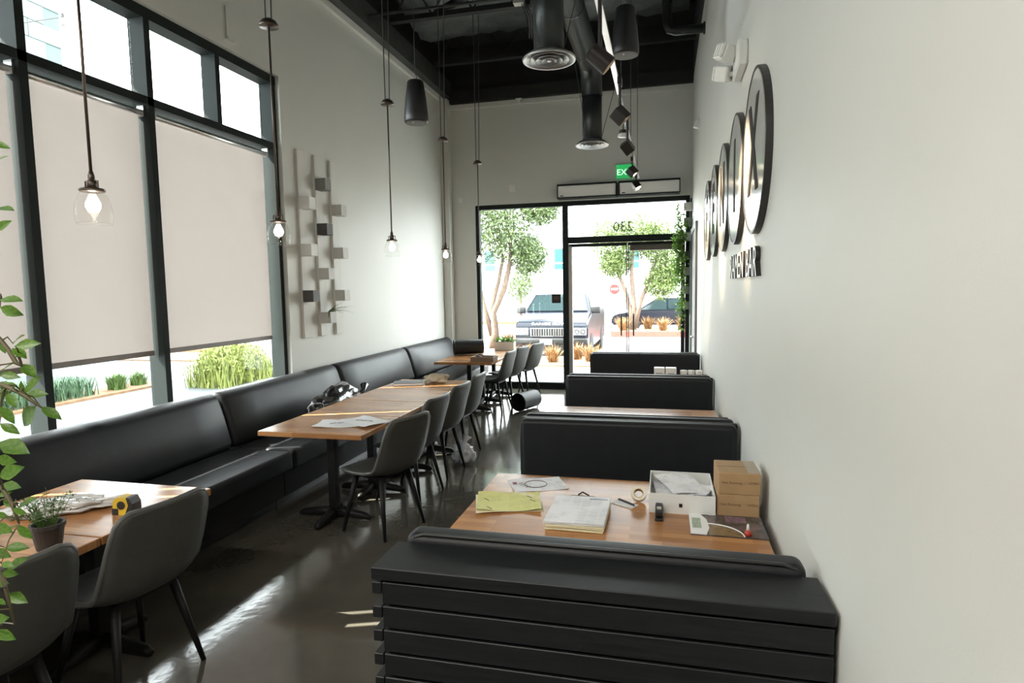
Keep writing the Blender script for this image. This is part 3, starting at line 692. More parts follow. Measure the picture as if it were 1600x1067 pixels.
LENS = mat('frosted_lens', (0.75, 0.75, 0.72), 0.25, var=0.15, scale=40, bump=0.3, bscale=60)
for yy, zz, rz in ((-0.03, 0.045, 0.5), (0.10, -0.02, -0.4)):
    hd = obj('lamp_head', B(-0.045, 0.03, -0.05, 0.05, -0.043, 0.043, bev=0.01), WHITEP, em, loc=(-0.095, yy, zz), rot=(0.3, 0.25, rz))
    obj('lens', B(-0.056, -0.045, -0.045, 0.045, -0.038, 0.038, bev=0.004), LENS, hd)
    for k in range(3): obj('lens_rib', B(-0.060, -0.056, -0.035+k*0.026, -0.018+k*0.026, -0.03, 0.03), WHITEP, hd)
    obj('swivel', T([(0.03, 0, 0), (0.06, 0, 0.0)], 0.015, 8), WHITEP, hd)
hs = thing('alarm_strobe', 'small white alarm strobe on the right wall towards the front', 'alarm', (XR, 8.3, 3.72))
obj('plate', B(-0.02, 0, -0.06, 0.06, -0.06, 0.06, bev=0.005), WHITEP, hs)
obj('horn', prism(NB(), [(-0.02, -0.045), (-0.075, -0.03), (-0.075, 0.03), (-0.02, 0.045)], 'y', -0.045, 0.045), LENS, hs)
ex = thing('exit_sign', 'green lit exit sign on the front wall above the doors', 'exit sign', (-0.59, YE, 3.52))
obj('bracket', B(-0.16, 0.16, -0.05, 0, 0.10, 0.125), ALU, ex)
obj('panel', B(-0.14, 0.14, -0.03, -0.02, -0.11, 0.10), mat('green_edge_lit', (0.03, 0.35, 0.1), 0.3, emis=(0.05, 0.8, 0.2), estr=0.12, var=0.02), ex)
l = obj('letters', text_mesh('EXIT', 0.13, 0.004), mat('exit_letter', (0.7, 0.9, 0.75), 0.4, emis=(0.6, 1, 0.7), estr=0.4, var=0.01), ex)
l.matrix_local = Matrix.Translation((0, -0.032, -0.02)) @ Matrix.Rotation(PI/2, 4, 'X')
ACM = mat('air_curtain_white', (0.85, 0.84, 0.81), 0.4, var=0.03, scale=3, stretch=(1, 1, 20))
for x0, x1, lab in ((-1.66, -0.715, 'pale air curtain unit over the left door leaf'), (-0.685, 0.25, 'pale air curtain unit over the right door leaf')):
    a = thing('air_curtain', lab, 'air curtain', ((x0+x1)/2, YE, 3.12), 0, 'air curtain units above the doors'); h = (x1-x0)/2
    obj('body', B(-h+0.012, h-0.012, -0.17, 0, 0.02, 0.20, bev=0.012), ACM, a)
    bm = NB(); box(bm, -h, h, -0.18, 0, 0.2, 0.225); box(bm, -h, -h+0.012, -0.18, 0, 0.0, 0.2); box(bm, h-0.012, h, -0.18, 0, 0.0, 0.2); box(bm, -h+0.012, h-0.012, -0.18, 0, 0.0, 0.018)
    obj('casing_edge', bm, FRAME, a)
    obj('badge', B(-h+0.05, -h+0.1, -0.172, -0.168, 0.035, 0.05), BLKP, a)
for (x, z, lab, sz) in ((-2.44, 3.35, 'faint square wall plate above the front window', 0.05), (-3.34, 3.2, 'tiny white sensor beside the corner pilaster', 0.035)):
    w_ = thing('wall_plate', lab, 'wall plate', (x, YE, z)); obj('plate', B(-sz, sz, -0.012, 0, -sz*1.2, sz*1.2, bev=0.003), WHITEP, w_)
    obj('button', B(-sz*0.4, sz*0.4, -0.016, -0.012, -sz*0.4, sz*0.4), WHITEP, w_)
vp = thing('wall_bracket', 'narrow white blank plate high on the wall above the side window', 'wall plate', (XL, 4.75, 4.0))
obj('plate', B(0, 0.014, -0.04, 0.04, -0.13, 0.13, bev=0.003), WALL, vp); obj('lip', B(0, 0.03, -0.045, 0.045, -0.145, -0.13), WALL, vp)
sp = thing('sprinkler_head', 'small pale sprinkler box at the top of the front wall', 'sprinkler', (-2.29, YE-0.04, 4.80))
obj('box', B(-0.05, 0.05, -0.05, 0, -0.04, 0.05, bev=0.005), WHITEP, sp); obj('spout', LA([(0, -0.09), (0.03, -0.085), (0.012, -0.06), (0.012, -0.04), (0, -0.04)], 12, c=(0, -0.025, 0)), ALU, sp)
pp = thing('wall_pipe', 'dark pipe elbowing from the ceiling into the right wall', 'pipe', (0, 7.3, 0))
obj('pipe', T([(0.03, 0, 5.7), (0.03, 0, 4.75), (0.035, 0, 4.58), (0.06, 0, 4.52), (0.12, 0, 4.50), (XR, 0, 4.50)], 0.05, 12), DUCT, pp, smooth=True)
obj('collar', T([(XR-0.02, 0, 4.50), (XR, 0, 4.50)], 0.065, 14), DUCT, pp)
obj('coupling', T([(0.03, 0, 4.78), (0.03, 0, 4.86)], 0.058, 14), DUCT, pp)

# wall planter rack: three slats with box planters
SLATM = mat('white_washed_slat', (0.66, 0.65, 0.61), 0.6, var=0.06, scale=4, stretch=(3, 3, 0.4))
BXM = [mat('pale_box_paint', (0.56, 0.55, 0.52), 0.6, var=0.06), mat('charcoal_box_paint', (0.075, 0.068, 0.066), 0.6, var=0.1), mat('grey_box_paint', (0.24, 0.24, 0.225), 0.6, var=0.08), mat('white_box_paint', (0.76, 0.76, 0.73), 0.6, var=0.03)]
rk = thing('planter_rack', 'white slatted wall rack of small box planters beside the side window', 'planter rack', (XL, 0, 0))
for y in (5.72, 6.04, 6.36): obj('slat', B(0.0, 0.03, y-0.075, y+0.075, 1.22, 3.14, bev=0.003, seg=1), SLATM, rk)
def planter_box(parent, m, x, y, z, ax='x'):
    """open-topped box, 12 cm, standing out from the slat"""
    s = 0.06; bm = NB(); t = 0.008
    box(bm, -s, s, -s, s, -s, -s+t); box(bm, -s, -s+t, -s, s, -s+t, s); box(bm, s-t, s, -s, s, -s+t, s); box(bm, -s+t, s-t, -s, -s+t, -s+t, s); box(bm, -s+t, s-t, s-t, s, -s+t, s)
    return obj('box_planter', bm, m, parent, loc=(x, y, z))
for col, zi, mi in ((1, 6, 2), (0, 5, 3), (2, 5, 0), (1, 4, 1), (0, 3, 3), (2, 3, 0), (1, 2, 0), (0, 1, 1), (2, 1, 0), (1, 0, 0)):
    planter_box(rk, BXM[mi], 0.09, (5.70, 6.02, 6.34)[col], 1.42+0.236*zi)
def spiky(name, label, cat, loc, n, L_, m, rnd, soil=0.05):
    p = thing(name, label, cat, loc)
    lm = leaf_mesh('blade', L_, L_*0.09, m, 0.3, 0.75)
    obj('soil', LA([(0, 0.006), (soil, 0.004), (soil, -0.05), (0, -0.05)], 12), mat('soil', (0.05, 0.035, 0.025), 0.9, var=0.3, scale=40), p)
    for k in range(n):
        o = obj('leaf', lm, m, p); o.location = (rnd.uniform(-0.01, 0.01), rnd.uniform(-0.01, 0.01), 0)
        o.rotation_euler = (rnd.uniform(0.45, 1.35), 0, -PI/2+rnd.uniform(-1.3, 1.3)); f = rnd.uniform(0.6, 1.1); o.scale = (f, f, f)
    return p
spiky('spider_plant', 'small spiky green plant in the lowest box of the wall rack', 'plant', (XL+0.09, 6.02, 1.46), 16, 0.24, LEAFM, random.Random(2))

rr = thing('corner_rack', 'dark slat with small grey box planters in the corner by the doors', 'planter rack', (0, YE, 0))
obj('slat', B(0.405, 0.425, -0.03, 0, 1.25, 3.05), BLKP, rr)
for k, (x, z, mi) in enumerate(((0.365, 2.91, 3), (0.365, 2.68, 2), (0.375, 2.45, 0), (0.375, 2.17, 1), (0.375, 1.92, 2), (0.36, 1.63, 2), (0.365, 1.39, 2))):
    planter_box(rr, BXM[mi], x, -0.095, z)
vi = thing('trailing_vine', 'long trailing green vine hanging from the corner planters by the doors', 'plant', (0.27, 9.86, 0))
rv = random.Random(11); paths = []
for k in range(7):
    x = rv.uniform(-0.06, 0.05); y = rv.uniform(-0.06, 0.06); zt = rv.uniform(2.5, 2.95); zb = (0.95, 1.3, 1.6, 1.2, 1.75, 1.9, 2.1)[k]
    pts = [(0.07, 0.04, zt-0.05), (x+0.02, y, zt)] + [(x+0.02*math.sin(j*1.3+k)-0.01, y+0.02*math.cos(j*1.7+k), zt+(zb-zt)*j/7) for j in range(1, 8)]
    obj('stem', T(pts, 0.003, 5), LEAF2, vi); paths.append(pts)
bm = NB()
for pts in paths:
    for j in range(1, len(pts)-1):
        for q in range(26):
            t = rv.random(); p = Vector(pts[j]).lerp(Vector(pts[j+1]), t)
            scatter_leaves(bm, [(tuple(p), (0.065, 0.065, 0.03))], 1, 0.062, rv)
o = obj('foliage', bm, leaf_mat('vine_leaf', (0.05, 0.14, 0.012), (0.14, 0.27, 0.03)), vi); o['kind'] = 'stuff'

# ------------------------------------------------------------------ things on the first booth table (z 0.72)
TZ = 0.72
def sheet(bm, w, h, z=0.0, bend=0.0, nx=8, ny=6, seed=0, t=0.0012):
    rn = random.Random(seed); g = []; ph = rn.uniform(0, 6)
    for a in range(nx+1):
        g.append([(-w/2+w*a/nx, -h/2+h*b/ny, z + t + bend*(0.5+0.5*math.sin(ph+a*0.7+b*0.9))*(abs(a/nx-0.5)+abs(b/ny-0.5))) for b in range(ny+1)])
    top = [[bm.verts.new(p) for p in r] for r in g]; bot = [[bm.verts.new((p[0], p[1], p[2]-t)) for p in r] for r in g]
    for a in range(nx):
        for b in range(ny):
            bm.faces.new((top[a][b], top[a+1][b], top[a+1][b+1], top[a][b+1])); bm.faces.new((bot[a][b], bot[a][b+1], bot[a+1][b+1], bot[a+1][b]))
    for a in range(nx): bm.faces.new((top[a][0], bot[a][0], bot[a+1][0], top[a+1][0])); bm.faces.new((top[a][ny], top[a+1][ny], bot[a+1][ny], bot[a][ny]))
    for b in range(ny): bm.faces.new((top[0][b], top[0][b+1], bot[0][b+1], bot[0][b])); bm.faces.new((top[nx][b], bot[nx][b], bot[nx][b+1], top[nx][b+1]))
    return bm
RINGM = mat('dark_pen_ink', (0.06, 0.04, 0.05), 0.6, var=0.1)
s = thing('printed_sheet', 'white printed sheet with a hand-drawn circle on the booth table', 'paper', (-0.605, 2.945, TZ), 0.42)
obj('page', sheet(NB(), 0.27, 0.20, 0, 0.006, seed=1), MENU, s)
obj('drawn_circle', T([(-0.01+0.055*math.cos(a*PI/12), 0.055*math.sin(a*PI/12), 0.0055) for a in range(25)], 0.0016, 4, caps=False), RINGM, s)
obj('red_stamp', B(-0.12, -0.10, 0.02, 0.05, 0.0045, 0.0055), mat('maroon_ink', (0.2, 0.03, 0.05), 0.6, var=0.1), s)
for k in range(4): obj('scribble', T([(-0.07-0.008*k, -0.04+0.02*k, 0.0055), (-0.045-0.008*k, -0.03+0.02*k, 0.006)], 0.0012, 4), RINGM, s)
s = thing('yellow_sheets', 'loose yellow sheets with curled edges on the booth table', 'paper', (-0.685, 2.665, TZ), 0.30)
obj('page', sheet(NB(), 0.30, 0.25, 0.0, 0.010, seed=2), CREAM, s)
o = obj('page', sheet(NB(), 0.29, 0.24, 0.004, 0.014, seed=3), YELLOW, s); o.rotation_euler = (0, 0, -0.06)
for k, (x, y) in enumerate(((-0.11, 0.04), (-0.10, -0.07), (0.09, 0.05), (0.10, 0.0))): obj('pen_mark', T([(x, y, 0.012), (x+0.02, y-0.03, 0.012)], 0.0015, 4), RINGM, s)
s = thing('paper_stack', 'stack of white printed pages over cream folders on the booth table', 'paper stack', (-0.345, 2.545, TZ))
for k in range(5):
    o = obj('folder', sheet(NB(), 0.235, 0.31, 0.003+0.004*k, 0.002, seed=20+k, t=0.003), CREAM, s); o.location = (0.004*(k % 2), -0.006+0.004*(k % 3), 0); o.rotation_euler = (0, 0, -0.01)
for k in range(4):
    o = obj('page', sheet(NB(), 0.245, 0.325, 0.024+0.003*k, 0.002, seed=30+k, t=0.002), MENU if k == 3 else PAPER, s); o.location = (-0.004+0.003*(k % 2), 0.01, 0); o.rotation_euler = (0, 0, 0.02-0.01*k)
obj('heading_bar', B(0.03, 0.11, 0.135, 0.145, 0.0355, 0.0365), mat('blue_grey_ink', (0.22, 0.24, 0.34), 0.6, var=0.05), s)
s = thing('clipboard', 'dark clipboard with a metal clip under the paper stack edge', 'clipboard', (-0.36, 2.75, TZ))
obj('board', B(-0.1, 0.12, -0.022, 0.05, 0, 0.004), BLKP, s)
obj('clip', prism(NB(), [(-0.01, 0.004), (0.045, 0.004), (0.04, 0.012), (0.02, 0.02), (0.0, 0.012)], 'x', -0.05, 0.06), mat('gunmetal', (0.12, 0.11, 0.11), 0.3, metal=0.8, var=0.1), s)
obj('clip_grip', T([(-0.02, 0.03, 0.018), (0.0, 0.04, 0.03), (0.03, 0.03, 0.018)], 0.004, 6), LEGM, s)
s = thing('open_white_box', 'open white carton tray holding loose papers on the booth table', 'box', (0.082, 2.84, TZ))
bm = NB(); t = 0.004; w_, d_, h_ = 0.138, 0.17, 0.085
box(bm, -w_, w_, -d_, d_, 0, t); box(bm, -w_, -w_+t, -d_, d_, t, h_); box(bm, w_-t, w_, -d_, d_, t, h_); box(bm, -w_+t, w_-t, -d_, -d_+t, t, h_); box(bm, -w_+t, w_-t, d_-t, d_, t, h_)
obj('tray', bm, mat('white_card', (0.74, 0.74, 0.72), 0.5, var=0.02), s)
obj('logo_mark', B(-0.012, 0.002, -d_-0.001, -d_, 0.03, 0.046), BLKP, s)
for k, (x, y, a) in enumerate(((-0.03, 0.0, 0.1), (0.03, -0.03, -0.35), (0.0, 0.03, 0.4))):
    o = obj('page', sheet(NB(), 0.17, 0.22, 0, 0.012, seed=50+k), MENU, s); o.location = (x, y, 0.045+0.012*k); o.rotation_euler = (0.05*k, 0.04, a)
obj('blue_card', B(0.05, 0.12, -0.15, -0.12, 0.07, 0.073), mat('navy_card', (0.05, 0.06, 0.14), 0.5, var=0.1), s)
CTX = mat('carton_ink', (0.13, 0.075, 0.035), 0.7, var=0.1)
for k, lab in enumerate(('lower of two brown cardboard cartons by the right wall', 'upper brown cardboard carton stacked by the right wall')):
    s = thing('cardboard_carton', lab, 'carton', (0.312 + 0.002*k, 2.785, TZ+0.0945*k), 0.0 if k == 0 else 0.02, 'brown cartons on the booth table')
    obj('box', B(-0.085, 0.085, -0.10, 0.10, 0, 0.094, bev=0.003, seg=1), CARD, s)
    obj('flap_seam', B(-0.083, 0.083, -0.0015, 0.0015, 0.0935, 0.0946), CTX, s)
    if k: obj('tape_strip', B(0.035, 0.08, -0.097, 0.097, 0.094, 0.0946), mat('tan_tape', (0.30, 0.22, 0.13), 0.3, var=0.05), s)
    l = obj('print', text_mesh('Star Running', 0.0155, 0.0006), CTX, s); l.matrix_local = Matrix.Translation((-0.030, -0.1004, 0.052)) @ Matrix.Rotation(PI/2, 4, 'X')
    l = obj('print', text_mesh('OMIN', 0.016, 0.0006), CTX, s); l.matrix_local = Matrix.Translation((0.056, -0.1004, 0.052)) @ Matrix.Rotation(PI/2, 4, 'X')
s = thing('magazine', 'dark glossy magazine with a white spine panel beside the cartons', 'magazine', (0.255, 2.565, TZ))
obj('cover', B(-0.145, 0.145, -0.115, 0.115, 0.0, 0.005), mat('dark_food_photo', (0.022, 0.028, 0.022), 0.25, col2=(0.16, 0.12, 0.12), scale=14), s)
obj('white_panel', prism(NB(), [(-0.145, -0.115), (-0.085, -0.115), (-0.07, -0.04), (-0.075, 0.05), (-0.10, 0.115), (-0.145, 0.115)], 'z', 0.005, 0.0056), PAPER, s)
obj('photo_oval', prism(NB(), [(-0.075, -0.114)]+[(-0.075+0.13*math.sin(a*PI/16)*1.0, -0.114+0.115*math.cos(a*PI/16)) for a in range(0, 9)], 'z', 0.005, 0.0055), mat('tan_photo', (0.30, 0.20, 0.10), 0.3, col2=(0.10, 0.06, 0.03), scale=30), s)
obj('white_arc', T([(-0.075+0.132*math.sin(a*PI/20), -0.114+0.118*math.cos(a*PI/20), 0.006) for a in range(0, 11)], 0.0025, 4), PAPER, s)
obj('green_text', B(-0.135, -0.10, -0.05, 0.06, 0.0056, 0.006), mat('green_grey_print', (0.35, 0.42, 0.33), 0.6, var=0.3, scale=120), s)
obj('pink_photo', B(0.0, 0.08, 0.04, 0.10, 0.005, 0.0055), mat('pink_photo', (0.30, 0.18, 0.24), 0.3, col2=(0.06, 0.03, 0.05), scale=60), s)
s = thing('red_push_pin', 'small red cap standing on the dark magazine', 'cap', (0.325, 2.475, TZ+0.006))
obj('skirt', LA([(0, 0.02), (0.011, 0.018), (0.016, 0.0), (0, 0.0)], 12), mat('red_plastic', (0.45, 0.05, 0.03), 0.4, var=0.1), s, smooth=True)
obj('tip', LA([(0, 0.045), (0.004, 0.043), (0.006, 0.02), (0, 0.02)], 10), WHITEP, s, smooth=True)
s = thing('tape_roll', 'roll of clear tape lying by the white carton tray', 'tape roll', (-0.105, 2.80, TZ))
q = Matrix.Rotation(0.9, 3, 'X')
obj('roll', LA([(0.022, -0.012), (0.034, -0.012), (0.034, 0.012), (0.022, 0.012)], 24, c=(0, 0, 0.034), mtx=q, close=True), mat('cream_tape', (0.72, 0.68, 0.55), 0.3, var=0.05), s)
obj('core', LA([(0.019, -0.012), (0.022, -0.012), (0.022, 0.012), (0.019, 0.012)], 24, c=(0, 0, 0.034), mtx=q, close=True), CARD, s)
s = thing('pen', 'dark pen resting on a white paper scrap', 'pen', (-0.15, 2.745, TZ+0.004), -0.75)
obj('barrel', T([(-0.06, 0, 0.005), (0.045, 0, 0.005)], 0.0048, 8), BLKP, s); obj('nib', T([(0.045, 0, 0.005), (0.062, 0, 0.005)], [0.0045, 0.001], 8), ALU, s)
s = thing('paper_scrap', 'small white paper scrap under the pen', 'paper', (-0.165, 2.745, TZ), -0.5)
obj('page', sheet(NB(), 0.11, 0.06, 0, 0.002, seed=77), PAPER, s)
s = thing('stapler', 'small black stapler in front of the white carton tray', 'stapler', (-0.013, 2.625, TZ))
obj('base', B(-0.017, 0.017, -0.06, 0.06, 0, 0.012, bev=0.003), BLKP, s); obj('arm', B(-0.015, 0.015, -0.055, 0.06, 0.022, 0.042, bev=0.005, rot=Matrix.Rotation(0.06, 4, 'X')), BLKP, s)
obj('hinge', B(-0.016, 0.016, 0.035, 0.06, 0.01, 0.035), LEGM, s); obj('badge', B(-0.009, 0.009, -0.03, 0.0, 0.0405, 0.0435), ALU, s)
# boxes on the far booth table
for k, (x, y, w_, h_, lab) in enumerate(((-0.035, 6.70, 0.056, 0.115, 'white dispenser box on the far booth table, left of the pair'), (0.085, 6.70, 0.056, 0.115, 'white dispenser box on the far booth table, right of the pair'),
                                 (0.215, 6.72, 0.036, 0.085, 'short white tub on the far booth table, first of three'), (0.292, 6.72, 0.036, 0.085, 'short white tub on the far booth table, middle of three'), (0.369, 6.72, 0.036, 0.085, 'short white tub on the far booth table, next to the wall'))):
    s = thing('dispenser' if k < 2 else 'condiment_tub', lab, 'dispenser' if k < 2 else 'tub', (x, y, TZ), 0, 'white boxes on the far booth table')
    if k < 2:
        obj('body', B(-w_, w_, -0.05, 0.05, 0, h_, bev=0.008), WHITEP, s); obj('slot', B(-w_*0.6, w_*0.6, -0.052, -0.049, h_*0.4, h_*0.55), mat('grey_slot', (0.4, 0.4, 0.38), 0.6, var=0.05), s)
    else:
        obj('tub', LA([(0, 0), (w_*0.85, 0), (w_, h_*0.8), (0, h_*0.8)], 16), WHITEP, s); obj('lid', LA([(0, h_), (w_*1.0, h_), (w_*1.04, h_*0.8), (0, h_*0.8)], 16), WHITEP, s)

# ------------------------------------------------------------------ things on the other tables and the bench
def crumple(name, label, cat, loc, size, m, seed, amp=0.25, rz=0.0, group=None, flat=True):
    rn = random.Random(seed); s = thing(name, label, cat, loc, rz, group); bm = NB(); bmesh.ops.create_icosphere(bm, subdivisions=4, radius=1)
    from mathutils import noise
    for v in bm.verts:
        d = v.co.normalized(); k = 1 + amp*(noise.noise(d*2.1+Vector((seed, 0, 0)))*1.1 + 0.6*abs(noise.noise(d*5.3+Vector((0, seed, 0)))) + 0.25*noise.noise(d*11))
        v.co = Vector((d.x*size[0]*k, d.y*size[1]*k, max(d.z, -0.55 if flat else -1)*size[2]*k))
    zmin = min(v.co.z for v in bm.verts)
    for v in bm.verts: v.co.z -= zmin
    obj('bag' if 'bag' in name else 'wrap', bm, m, s, smooth=True); return s
BAGM = mat('black_shiny_film', (0.018, 0.018, 0.02), 0.14, var=0.2, spec=0.8, bump=0.6, bscale=14)
s = crumple('plastic_bag', 'crumpled shiny black plastic bag on the banquette', 'bag', (-3.05, 5.30, 0.470), (0.15, 0.42, 0.19), BAGM, 5, 0.27)
obj('knot', T([(0, 0.4, 0.15), (0.02, 0.5, 0.2), (0.0, 0.56, 0.24)], [0.05, 0.02, 0.045], 10), BAGM, s, smooth=True)
CLEARF = mat('white_film', (0.62, 0.62, 0.66), 0.2, var=0.1, spec=0.7, bump=0.8, bscale=18)
s = crumple('plastic_bag', 'crumpled whitish plastic bag on the floor behind the chairs', 'bag', (-1.90, 5.64, 0.0), (0.10, 0.085, 0.11), CLEARF, 9, 0.4)
obj('tied_neck', T([(0, 0, 0.15), (0.02, 0.0, 0.22), (0.04, 0.02, 0.27)], [0.05, 0.02, 0.045], 10), CLEARF, s, smooth=True)
WRAP = mat('clear_wrap', (0.55, 0.53, 0.52), 0.22, var=0.12, spec=0.7, bump=0.7, bscale=20)
s = crumple('plastic_wrap', 'crumpled clear plastic wrap on the near wooden table', 'wrap', (-2.68, 2.17, TZ), (0.20, 0.10, 0.028), WRAP, 12, 0.5, 0.5)
obj('twist', T([(0.15, 0.0, 0.02), (0.25, 0.03, 0.03), (0.3, 0.0, 0.02)], [0.02, 0.012, 0.02], 8), WRAP, s, smooth=True)
s = thing('tape_measure', 'yellow and black tape measure on the near wooden table', 'tape measure', (-2.345, 2.205, TZ), 0.15)
YEL = mat('yellow_plastic', (0.62, 0.42, 0.03), 0.4, var=0.06)
obj('case', prism(NB(), [(-0.045, 0.0), (0.045, 0.0), (0.047, 0.05), (0.035, 0.075), (-0.02, 0.082), (-0.042, 0.065), (-0.047, 0.03)], 'y', -0.027, 0.027), YEL, s)
obj('rubber_grip', prism(NB(), [(-0.049, 0.0), (-0.02, 0.0), (-0.02, 0.03), (-0.049, 0.03)], 'y', -0.029, 0.029), BLKP, s)
obj('rubber_grip', prism(NB(), [(0.012, 0.002), (0.05, 0.002), (0.05, 0.052), (0.036, 0.078), (0.02, 0.08), (0.03, 0.045)], 'y', -0.029, 0.029), BLKP, s)
obj('logo_disc', LA([(0, -0.001), (0.019, -0.001), (0.019, 0.001), (0, 0.001)], 16, c=(-0.004, -0.029, 0.045), mtx=Matrix.Rotation(PI/2, 3, 'X')), BLKP, s)
obj('hook', B(-0.055, -0.048, -0.01, 0.01, 0.0, 0.012), ALU, s)
s = thing('potted_herb', 'small dark pot of fine leafy herb at the table corner', 'plant', (-2.33, 1.83, TZ))
obj('pot', LA([(0, 0), (0.042, 0), (0.056, 0.085), (0.06, 0.085), (0.06, 0.1), (0.052, 0.1), (0.05, 0.08), (0, 0.08)], 20), mat('dark_pot', (0.03, 0.025, 0.022), 0.6, var=0.2), s, smooth=False)
rh = random.Random(4); bm = NB(); st_ = NB()
for k in range(34):
    a = rh.uniform(0, 6.28); e = rh.uniform(0.03, 0.15); h = rh.uniform(0.05, 0.12)
    pts = [(0.02*math.cos(a), 0.02*math.sin(a), 0.08), (e*0.6*math.cos(a), e*0.6*math.sin(a), 0.1+h*0.8), (e*math.cos(a), e*math.sin(a), 0.1+h*(1.0 if e < 0.1 else 0.7))]
    tube(st_, pts, 0.0012, 4)
    for q in range(16):
        t = rh.uniform(0.25, 1); p = Vector(pts[0]).lerp(Vector(pts[1]), t*2) if t < 0.5 else Vector(pts[1]).lerp(Vector(pts[2]), t*2-1)
        scatter_leaves(bm, [(tuple(p), (0.01, 0.01, 0.01))], 1, 0.014, rh)
obj('stems', st_, LEAFM, s); o = obj('foliage', bm, mat('herb_leaf', (0.07, 0.13, 0.04), 0.5, var=0.4, scale=20), s); o['kind'] = 'stuff'
LINEN = mat('off_white_sheet', (0.78, 0.79, 0.80), 0.7, var=0.03)
for k, (x, y, a, lab) in enumerate(((-2.33, 4.06, 0.2, 'creased white drawing sheet on the nearest table of the long row'), (-2.16, 4.12, -0.45, 'second white drawing sheet overlapping the first on the long table'))):
    s = thing('drawing_sheet', lab, 'paper', (x, y, TZ+0.011*k), a, 'drawing sheets on the long table'); obj('page', sheet(NB(), 0.34, 0.24, 0, 0.010 if k == 0 else 0.012, seed=90+k), LINEN, s)
    for q in range(3): obj('sketch_line', T([(-0.06+0.05*q, -0.03+0.02*q, 0.0095), (-0.02+0.05*q, 0.0+0.01*q, 0.0098)], 0.002, 4), RINGM, s)
s = thing('notebook', 'dark grey closed notebook on the last table of the long row', 'notebook', (-2.58, 5.92, TZ), 0.35)
obj('cover', B(-0.15, 0.15, -0.105, 0.105, 0, 0.028, bev=0.003), mat('slate_cover', (0.16, 0.17, 0.19), 0.45, var=0.05), s); obj('pages', B(-0.146, 0.152, -0.107, 0.1, 0.005, 0.023), PAPER, s)
s = crumple('cloth', 'crumpled cream cloth on the last table of the long row', 'cloth', (-2.33, 6.08, TZ), (0.12, 0.07, 0.05), mat('cream_cloth', (0.48, 0.40, 0.29), 0.85, var=0.1), 21, 0.45)
obj('fold', T([(-0.1, 0, 0.02), (0.0, -0.04, 0.045), (0.1, -0.01, 0.02)], 0.015, 8), MATS['cream_cloth'], s, smooth=True)
s = thing('wooden_tray', 'shallow brown wooden tray on the first far table', 'tray', (-2.37, 8.02, TZ))
bm = NB(); box(bm, -0.16, 0.16, -0.12, 0.12, 0, 0.012); box(bm, -0.16, 0.16, -0.12, -0.108, 0.012, 0.065); box(bm, -0.16, 0.16, 0.108, 0.12, 0.012, 0.065); box(bm, -0.16, -0.148, -0.108, 0.108, 0.012, 0.065); box(bm, 0.148, 0.16, -0.108, 0.108, 0.012, 0.065)
obj('tray', bm, mat('tray_wood', (0.20, 0.12, 0.06), 0.5, var=0.2, scale=6, stretch=(2, 20, 20)), s)
obj('cord_loop', T([(-0.05+0.05*math.cos(a*PI/8), 0.03*math.sin(a*PI/8), 0.03+0.05*math.sin(a*PI/16)) for a in range(17)], 0.006, 6), BLKP, s)
s = thing('scissors', 'dark scissors lying in the wooden tray', 'scissors', (-2.31, 8.02, TZ+0.013))
obj('blades', prism(NB(), [(-0.01, -0.09), (0.01, -0.09), (0.008, 0.03), (-0.008, 0.03)], 'z', 0, 0.004), ALU, s)
for q in (-1, 1): obj('handle', T([(q*0.022+0.02*math.cos(a*PI/6), 0.055+0.026*math.sin(a*PI/6), 0.004) for a in range(13)], 0.005, 6, caps=False), BLKP, s)
# white planter with leafy plant on the front window table
s = thing('table_planter', 'white box planter with dark leafy succulents on the table by the front window', 'plant', (-2.46, 9.52, TZ))
bm = NB(); box(bm, -0.16, 0.16, -0.06, 0.06, 0, 0.13, bev=0.004); obj('planter', bm, WHITEP, s)
obj('soil', B(-0.15, 0.15, -0.05, 0.05, 0.13, 0.134), MATS['soil'], s)
lm = leaf_mesh('succulent_leaf', 0.1, 0.045, LEAFM, 0.4, 0.1); rq = random.Random(6)
for k in range(34):
    o = obj('leaf', lm, LEAFM, s); o.location = (rq.uniform(-0.15, 0.15), rq.uniform(-0.04, 0.04), 0.13); o.rotation_euler = (rq.uniform(0.2, 1.2), 0, rq.uniform(0, 6.28)); f = rq.uniform(0.7, 1.2); o.scale = (f, f, f)
# two black cylindrical bins lying down
def bin_(label, loc, rz, tilt, L_=0.42, r=0.145):
    s = thing('waste_bin', label, 'bin', loc, rz, 'black cylindrical bins lying on their sides')
    q = Matrix.Rotation(PI/2, 3, 'Y')
    obj('shell', LA([(0, -L_/2), (r*0.93, -L_/2), (r, L_/2), (r*0.95, L_/2), (r*0.88, -L_/2+0.01), (0, -L_/2+0.01)], 28, c=(0, 0, r), mtx=q), mat('black_felt', (0.012, 0.013, 0.015), 0.55, var=0.15), s, smooth=False)
    obj('rim', T([(L_/2, r*0.975*math.cos(a*PI/14), r+r*0.975*math.sin(a*PI/14)) for a in range(29)], 0.006, 6, caps=False), BLKP, s); return s
bin_('black cylindrical bin lying on the floor beside the far chairs', (-1.86, 8.36, 0.006), math.radians(-112), 0, 0.42, 0.125)
bin_('black cylindrical bin lying on the middle far table', (-2.84, 8.80, 0.722), math.radians(205), 0, 0.44, 0.115)

